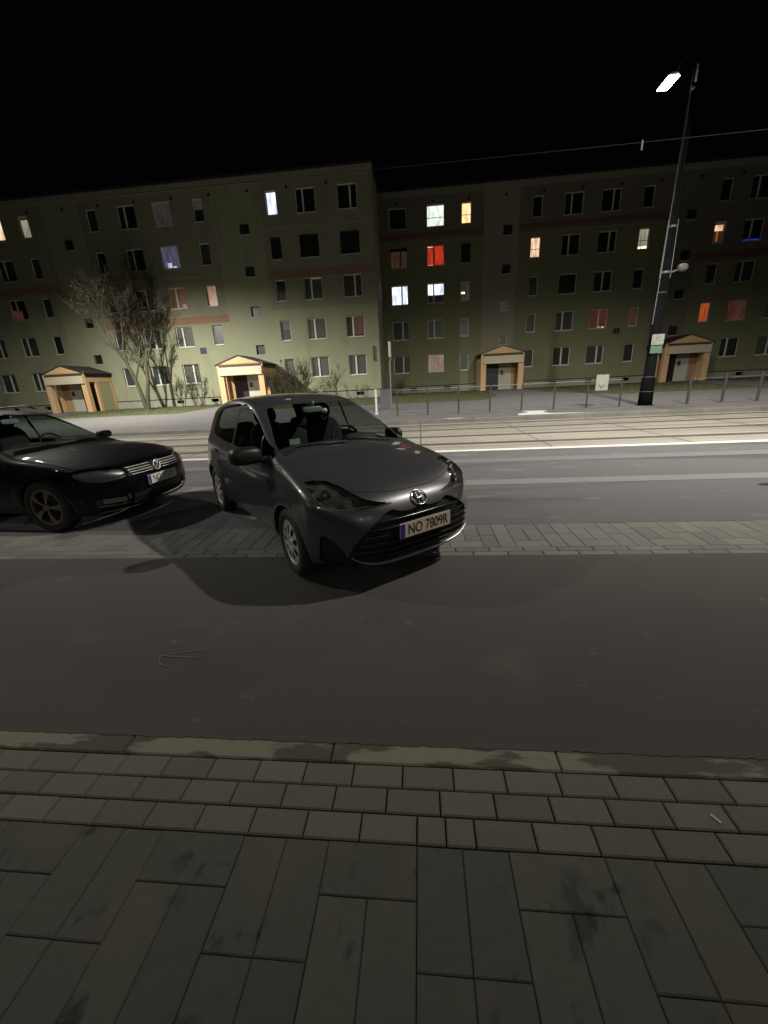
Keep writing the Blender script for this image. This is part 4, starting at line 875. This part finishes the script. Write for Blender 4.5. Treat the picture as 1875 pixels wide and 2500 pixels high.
    tr = MB()
    for plane, pts, ww in D['trims']:
        for sgn in (-1, 1): tr.add(*ribbon(S, pts, ww, plane, .003, sgn))
    tr.build('window_trim', M_black, root, True)
    for i, ax in enumerate(S.axles):
        for sgn in (-1, 1): wheel(root, ax, sgn * D['track'], D['wr'], D['wr'], D['rim_r'], D['tw'], sgn, D['style'], D['rim'], M_tyre, M_inner, D.get('steer', 0) if i == 0 else 0)
    return root
def mirrors(root, x, y, z, m_, size=(.10, .13, .075), folded=False):
    x0_, y0_, s0_ = x, y, size
    for sgn in (-1, 1):
        x, y, size = (x0_ - .13, y0_ - .01, (.13, .055, .07)) if folded and sgn > 0 else (x0_, y0_, s0_)
        b = MB(); b.blob((x, sgn * (y + size[1]), z), size, 3, 12, tilt=.05); b.tube([(x + .03, sgn * (y - .08), z - .06), (x + .01, sgn * (y + .05), z - .045)], [.045, .03], 8)
        mo = b.build('wing_mirror', m_, root, True)
        g_ = MB(); g_.blob((x - size[0] * .86, sgn * (y + size[1]), z), (.02, size[1] * .84, size[2] * .8), 4, 10); g_.build('mirror_glass', M_chrome, mo, True)

# ---- small grey hatchback
P_grey = paint('dark_grey_metallic', (0.085, 0.086, 0.094), 0.33, 0.45, 1.0)
Sy = CarShape([(1.86, .20), (1.955, .28), (1.985, .42), (1.975, .55), (1.93, .655), (1.85, .745), (1.70, .825), (1.45, .905), (1.2, .965), (1.02, 1.00), (.88, 1.05), (.6, 1.195), (.3, 1.335), (.05, 1.43), (-.25, 1.485), (-.6, 1.51), (-1.0, 1.50),
                (-1.4, 1.455), (-1.68, 1.39), (-1.76, 1.31), (-1.84, 1.15), (-1.90, .95), (-1.93, .75), (-1.965, .6), (-1.955, .4), (-1.88, .25), (-1.6, .19), (0, .17), (1.6, .18)],
               [(.1, .73), (.2, .775), (.28, .81), (.42, .835), (.6, .843), (.75, .838), (.87, .818), (.95, .79), (1.0, .765), (1.15, .715), (1.3, .655), (1.42, .60), (1.5, .56), (1.7, .46)],
               (.80, 3.8), (.50, 3.2), [1.18, -1.33], .335, .022, (.20, 2.2), .05, .305, crown=.05, k=.075,
               width_x=np.array([(-2, -.04), (-1.6, -.02), (-1.0, 0), (.6, 0), (1.2, -.012), (2, -.03)]))
cp = lambda pts, n=5: catmull(pts, n, True)
yw1 = cp([(.80, .975), (.52, 1.12), (.22, 1.27), (-.02, 1.365), (-.20, 1.405), (-.38, 1.415), (-.40, 1.2), (-.41, 1.0), (.2, .975)], 4)
yw2 = cp([(-.47, 1.005), (-.46, 1.2), (-.45, 1.415), (-.8, 1.405), (-1.10, 1.365), (-1.30, 1.29), (-1.38, 1.18), (-1.36, 1.08), (-1.2, 1.04)], 4)
Dy = dict(L2=2.1, H=1.66, sk=(1.45, .36, .45, .68), step=.0155, paint=P_grey, glass=glass('tinted_glass', (.75, .82, .78), .62), glass_ws=glass('windscreen_glass', (.82, .90, .86), .80),
    lens=glass('clear_lens', (1, 1, 1), .80, .03), housing=mat('lamp_housing', (0.26, 0.25, 0.21), .3, metal=.5, col2=(.08, .08, .085), nscale=5, namt=.3),
    side_win=[yw1, yw2], ws=cp([(-.12, 1.06), (.12, 1.06), (.40, 1.04), (.60, 1.01), (.67, 1.0), (.665, 1.08), (.60, 1.22), (.535, 1.345), (.48, 1.385), (.25, 1.405), (0, 1.41), (-.12, 1.41)], 4),
    rw=cp([(-.12, 1.05), (.3, 1.05), (.55, 1.07), (.58, 1.14), (.53, 1.28), (.47, 1.34), (.2, 1.36), (-.12, 1.36)], 4),
    front_black=[cp([(-.1, .622), (.10, .624), (.20, .630), (.29, .655), (.39, .612), (.49, .545), (.575, .46), (.625, .37), (.64, .30), (.60, .245), (.40, .232), (.12, .228), (-.1, .228)], 5),
                 cp([(.775, .50), (.72, .46), (.665, .38), (.645, .30), (.665, .272), (.735, .268), (.785, .285), (.79, .40)], 4)],
    head=np.array([(-1.64, .702), (-1.50, .696), (-1.38, .698), (-1.31, .692), (-1.22, .688), (-1.10, .694), (-.98, .714), (-.88, .750), (-.80, .795), (-.72, .835), (-.66, .862), (-.74, .870), (-.90, .860), (-1.08, .828), (-1.24, .786), (-1.36, .750), (-1.50, .722)]),
    bowls=[(.675, .775, 1.61, .048), (.575, .738, 1.76, .036), (.75, .812, 1.51, .026)],
    gaps=[('side', [(.86, .93), (.84, .75), (.82, .5), (.84, .34), (.80, .27)]), ('side', [(-.43, 1.0), (-.43, .7), (-.42, .3)]), ('side', [(-1.38, 1.05), (-1.28, .85), (-1.10, .68), (-.98, .55), (-.95, .30)]),
          ('side', [(.84, .30), (.2, .27), (-.5, .27), (-.96, .29)]), ('top', [(1.02, .70), (1.25, .70), (1.45, .665), (1.60, .60)]), ('front', [(.0, .762), (.2, .765), (.4, .785), (.50, .80)]),
          ('side', [(.86, .93), (1.0, .955), (1.15, .93)])],
    trims=[('side', [(.82, .965), (.3, .963), (-.4, .985), (-.9, 1.0), (-1.37, 1.05)], .008), ('side', [(-.435, 1.0), (-.425, 1.2), (-.415, 1.41)], .022), ('side', [(.50, .98), (.47, 1.08), (.45, 1.15)], .010)],
    track=.755, wr=.305, rim_r=.198, tw=.175, style='cap', rim=mat('hubcap_silver', (0.55, 0.55, 0.55), .4, metal=.35), steer=-.06)
CY = (-1.258, 4.507, 0); AY = R(-49.75)
ya = build_car('hatchback', 'small dark grey hatchback parked at an angle with its nose towards the camera', CY, AY, Sy, Dy)
mirrors(ya, .60, .80, 1.005, M_black, (.10, .145, .082), True)
# slats, chrome lip, emblem, plate
sl = MB()
for i, z in enumerate((.575, .52, .465, .41, .355, .30)):
    hw = np.interp(z, [.24, .39, .5, .6], [.60, .60, .55, .44]); ys = np.linspace(-hw, hw, 30); Q = Sy.front(ys, ys * 0 + z, .8)
    sl.tube([(q[0] - .022, q[1], q[2]) for q in Q], .011, 6)
sl.build('grille_slats', mat('gloss_black', (.015, .015, .016), .18), ya, True)
b = MB(); ys = np.linspace(-.62, .62, 40); Q = Sy.front(ys, .222 + .10 * np.abs(ys / .62) ** 5, .8); b.tube([(q[0] + .003, q[1], q[2]) for q in Q], [.004 + .012 * (1 - abs(t) ** 3) for t in np.linspace(-1, 1, 40)], 8)
b.build('bumper_lip', mat('satin_silver', (.45, .45, .46), .3, metal=.8), ya, True)
for sgn in (-1, 1):
    b = MB(); a_ = np.linspace(-1.63, -1.33, 14); Q = diag_cast(Sy, a_, np.interp(a_, [-1.63, -1.33], [.699, .692])); Nn = Sy.normal(Q); Q = Q + Nn * .002
    b.tube([(q[0], q[1] * sgn, q[2]) for q in Q], .006, 6); b.build('chrome_strip', M_chrome, ya, True)
ex = float(Sy.front(np.array([0.]), np.array([.695]), .8)[0, 0]) 
e = empty('emblem', (0, 0, 0)); e.parent = ya
b = MB()
tl = lambda y, z: ((ex + .009) - (z - .695) * .75, y, z)
for (cy, cz, ry, rz) in ((0, .695, .074, .050), (0, .710, .042, .020), (0, .697, .019, .047)):
    b.tube([tl(cy + ry * math.cos(t), cz + rz * math.sin(t)) for t in np.linspace(0, 2 * math.pi, 41)], .0055, 6, 0, False)
b.build('badge', M_chrome, e, True)
plate(ya, 2.003, .487, 'NO 7809R', M_plate_w)
interior(ya, -.10, .50, .62, .62, 1.02, .36, -1.0, 1.4)
b = MB(); b.blob((.10, 0, 1.335), (.025, .12, .035), 4, 10); b.tube([(.10, 0, 1.36), (.14, 0, 1.42)], .012, 6); b.build('rear_view_mirror', mat('mirror_grey', (.30, .34, .34), .3), ya, True)
def wiper(root, shape, pts):
    b = MB(); Q = [shape.top(np.array([p[0]]), np.array([p[1]]))[0] for p in pts]; b.tube([(q[0], q[1], q[2] + .018) for q in Q], .009, 6); return b.build('wiper', M_black, root, True)
wiper(ya, Sy, [(.93, .45), (.88, .2), (.86, -.1)]); wiper(ya, Sy, [(.90, -.05), (.86, -.3), (.80, -.55)])
b = MB(); b.box((.50, -.47, 1.035), (.512, -.36, 1.09)); b.build('parking_sticker', mat('sticker_teal', (.25, .42, .38), .6, col2=(.5, .6, .55), nscale=40), ya)
b = MB(); b.blob((.40, 0, 1.33), (.03, .028, .028), 2, 8); b.build('sensor', mat('sensor_grey', (.4, .4, .4), .4), ya, True)
for sgn in (-1, 1):
    for x in (-.30, -1.15):
        q = Sy.side(np.array([x]), np.array([.865]))[0]; b = MB(); b.tube([(x + .09, sgn * (q[1] - .005), .865), (x + .07, sgn * (q[1] + .022), .867), (x - .07, sgn * (q[1] + .022), .87), (x - .09, sgn * (q[1] - .005), .87)], .013, 8); b.build('door_handle', P_grey, ya, True)
    b = MB(); vs, fs = ribbon(Sy, [(-1.86, .96), (-1.80, .90), (-1.72, .82)], .055, 'side', .004, sgn); b.add(vs, fs); b.build('tail_light', mat('tail_red', (.15, .01, .01), .2), ya, True)
# ---- dark estate car on the left
P_blue = mat('black_blue_paint', (0.0015, 0.002, 0.004), 0.5, metal=0.0, coat=0.45, spec=0.05)
Sv = CarShape([(2.27, .20), (2.365, .30), (2.385, .44), (2.37, .58), (2.33, .68), (2.22, .765), (2.0, .82), (1.7, .875), (1.4, .92), (1.15, .955), (1.0, 1.00), (.7, 1.145), (.38, 1.30), (.12, 1.40), (-.25, 1.455), (-.7, 1.475), (-1.2, 1.46),
                (-1.7, 1.42), (-2.05, 1.35), (-2.2, 1.2), (-2.30, .95), (-2.36, .7), (-2.385, .5), (-2.33, .28), (-2.0, .2), (0, .17), (2.0, .18)],
               [(.1, .80), (.2, .84), (.3, .87), (.45, .90), (.62, .908), (.75, .90), (.86, .875), (.93, .845), (.98, .81), (1.1, .765), (1.25, .70), (1.38, .635), (1.46, .59), (1.7, .48)],
               (.62, 3.5), (.40, 3.2), [1.45, -1.26], .355, .012, (.18, 2.2), .04, .325, crown=.05, k=.075, width_x=np.array([(-2.4, -.05), (-1.6, -.02), (-1, 0), (1.2, 0), (2.4, -.03)]), fx=(1.5, 2.15))

vw1 = cp([(.78, .955), (.5, 1.10), (.2, 1.235), (-.02, 1.32), (-.25, 1.365), (-.40, 1.37), (-.42, 1.15), (-.43, .97)], 4)
vw2 = cp([(-.50, .975), (-.49, 1.2), (-.47, 1.375), (-.9, 1.375), (-1.3, 1.36), (-1.33, 1.15), (-1.35, 1.0)], 4); vw3 = cp([(-1.42, 1.0), (-1.38, 1.355), (-1.8, 1.31), (-2.0, 1.2), (-1.95, 1.05)], 4)
Dv = dict(Dy); Dv.update(housing=mat('dark_lamp_housing', (.10, .10, .10), .3, metal=.5), L2=2.5, step=.022, sk=(1.8, .4, .45, .66), paint=P_blue, side_win=[vw1, vw2, vw3], glass=glass('dark_tint', (.7, .8, .75), .45),
    ws=cp([(-.12, 1.02), (.3, 1.01), (.62, .985), (.72, .98), (.70, 1.06), (.64, 1.20), (.575, 1.32), (.50, 1.365), (.2, 1.385), (-.12, 1.385)], 4), rw=cp([(-.12, 1.05), (.55, 1.05), (.62, 1.12), (.56, 1.28), (.2, 1.33), (-.12, 1.33)], 4),
    front_black=[cp([(-.1, .73), (.30, .73), (.47, .725), (.48, .66), (.44, .615), (.2, .605), (-.1, .605)], 4), cp([(-.1, .41), (.42, .41), (.47, .33), (.42, .26), (-.1, .255)], 4), cp([(.53, .40), (.78, .41), (.80, .33), (.55, .29)], 3)],
    head=cp([(-1.83, .725), (-1.82, .63), (-1.6, .60), (-1.35, .61), (-1.15, .655), (-.98, .735), (-1.2, .765), (-1.55, .755)], 5),
    bowls=[(.76, .68, 2.03, .05), (.62, .675, 2.14, .05)],
    gaps=[('side', [(1.0, .90), (.98, .6), (.95, .28)]), ('side', [(-.46, .97), (-.46, .3)]), ('top', [(1.12, .74), (1.5, .74), (1.9, .69)]), ('side', [(-1.4, 1.0), (-1.2, .75), (-.95, .6), (-.92, .3)])],
    trims=[('side', [(.80, .95), (.2, .955), (-.46, .965), (-1.4, .99), (-1.95, 1.05)], .008), ('side', [(-.46, .97), (-.44, 1.37)], .02)],
    track=.80, wr=.325, rim_r=.225, tw=.22, style='alloy', rim=mat('dull_alloy', (0.20, 0.18, 0.12), .45, metal=.6), steer=0)
vw = build_car('estate_car', 'black estate car with chrome grille bars, cut off by the left edge', (-5.93, 5.25, 0), R(-5.5), Sv, Dv)
mirrors(vw, .66, .86, 1.0, P_blue, (.085, .10, .058))
for i, z in enumerate((.715, .685, .655, .625)):
    b = MB(); hw = .465 - .012 * i
    for ya_, yb_ in ((-hw, -.085), (.085, hw)):
        ys = np.linspace(ya_, yb_, 10); Q = Sv.front(ys, ys * 0 + z, .8); b.tube([(q[0] - .008, q[1], q[2]) for q in Q], .0062, 6)
    b.build('grille_bar', M_silver, vw, True)
ex = float(Sv.front(np.array([0.]), np.array([.672]), .8)[0, 0])
e = MB(); ell(e, ex + .012, 0, .672, .066, .066, .006); tl = lambda y, z: (ex + .014, y * .066, .672 + z * .066)
e.tube([tl(-.42, .86), tl(0, .12), tl(.42, .86)], .005, 6); e.tube([tl(-.92, .35), tl(-.42, -.78), tl(0, -.02), tl(.42, -.78), tl(.92, .35)], .005, 6)
e.build('badge', M_silver, vw, True)
plate(vw, 2.405, .515, 'NO 27371', mat('plate_white', (.62, .62, .60), .5))
for sgn in (-1, 1):
    b = MB(); vs, fs = ribbon(Sv, [(.52, .29), (.66, .295), (.80, .31)], .008, 'front', .004, sgn); b.add(vs, fs); vs, fs = ribbon(Sv, [(.56, .35), (.66, .352), (.76, .36)], .03, 'front', -.005, sgn); b.add(vs, fs); b.build('fog_light', mat('fog_chrome', (.10, .10, .095), .3, metal=.6), vw, True)
b = MB(); ys = np.linspace(-.8, .8, 30); Q = Sv.front(ys, .215 + 0 * ys, .8); b.tube([(q[0] + .0, q[1], q[2]) for q in Q], .008, 6); b.build('bumper_lip', M_black, vw, True)
interior(vw, -.15, .50, .70, .72, .98, .38, -1.05, 1.4)
b = MB(); b.blob((.12, 0, 1.31), (.025, .12, .035), 4, 10); b.tube([(.12, 0, 1.33), (.18, 0, 1.38)], .012, 6); b.build('rear_view_mirror', mat('mirror_grey', (.30, .34, .34), .3), vw, True)
wiper(vw, Sv, [(1.0, .5), (.95, .2), (.93, -.1)]); wiper(vw, Sv, [(.97, -.1), (.92, -.35), (.86, -.62)])
for sgn in (-1, 1):
    b = MB(); b.tube([(-1.9, sgn * .56, 1.43), (-1.7, sgn * .575, 1.47), (-.3, sgn * .60, 1.50), (-.1, sgn * .60, 1.455)], .013, 6); b.build('roof_rail', M_black, vw, True)
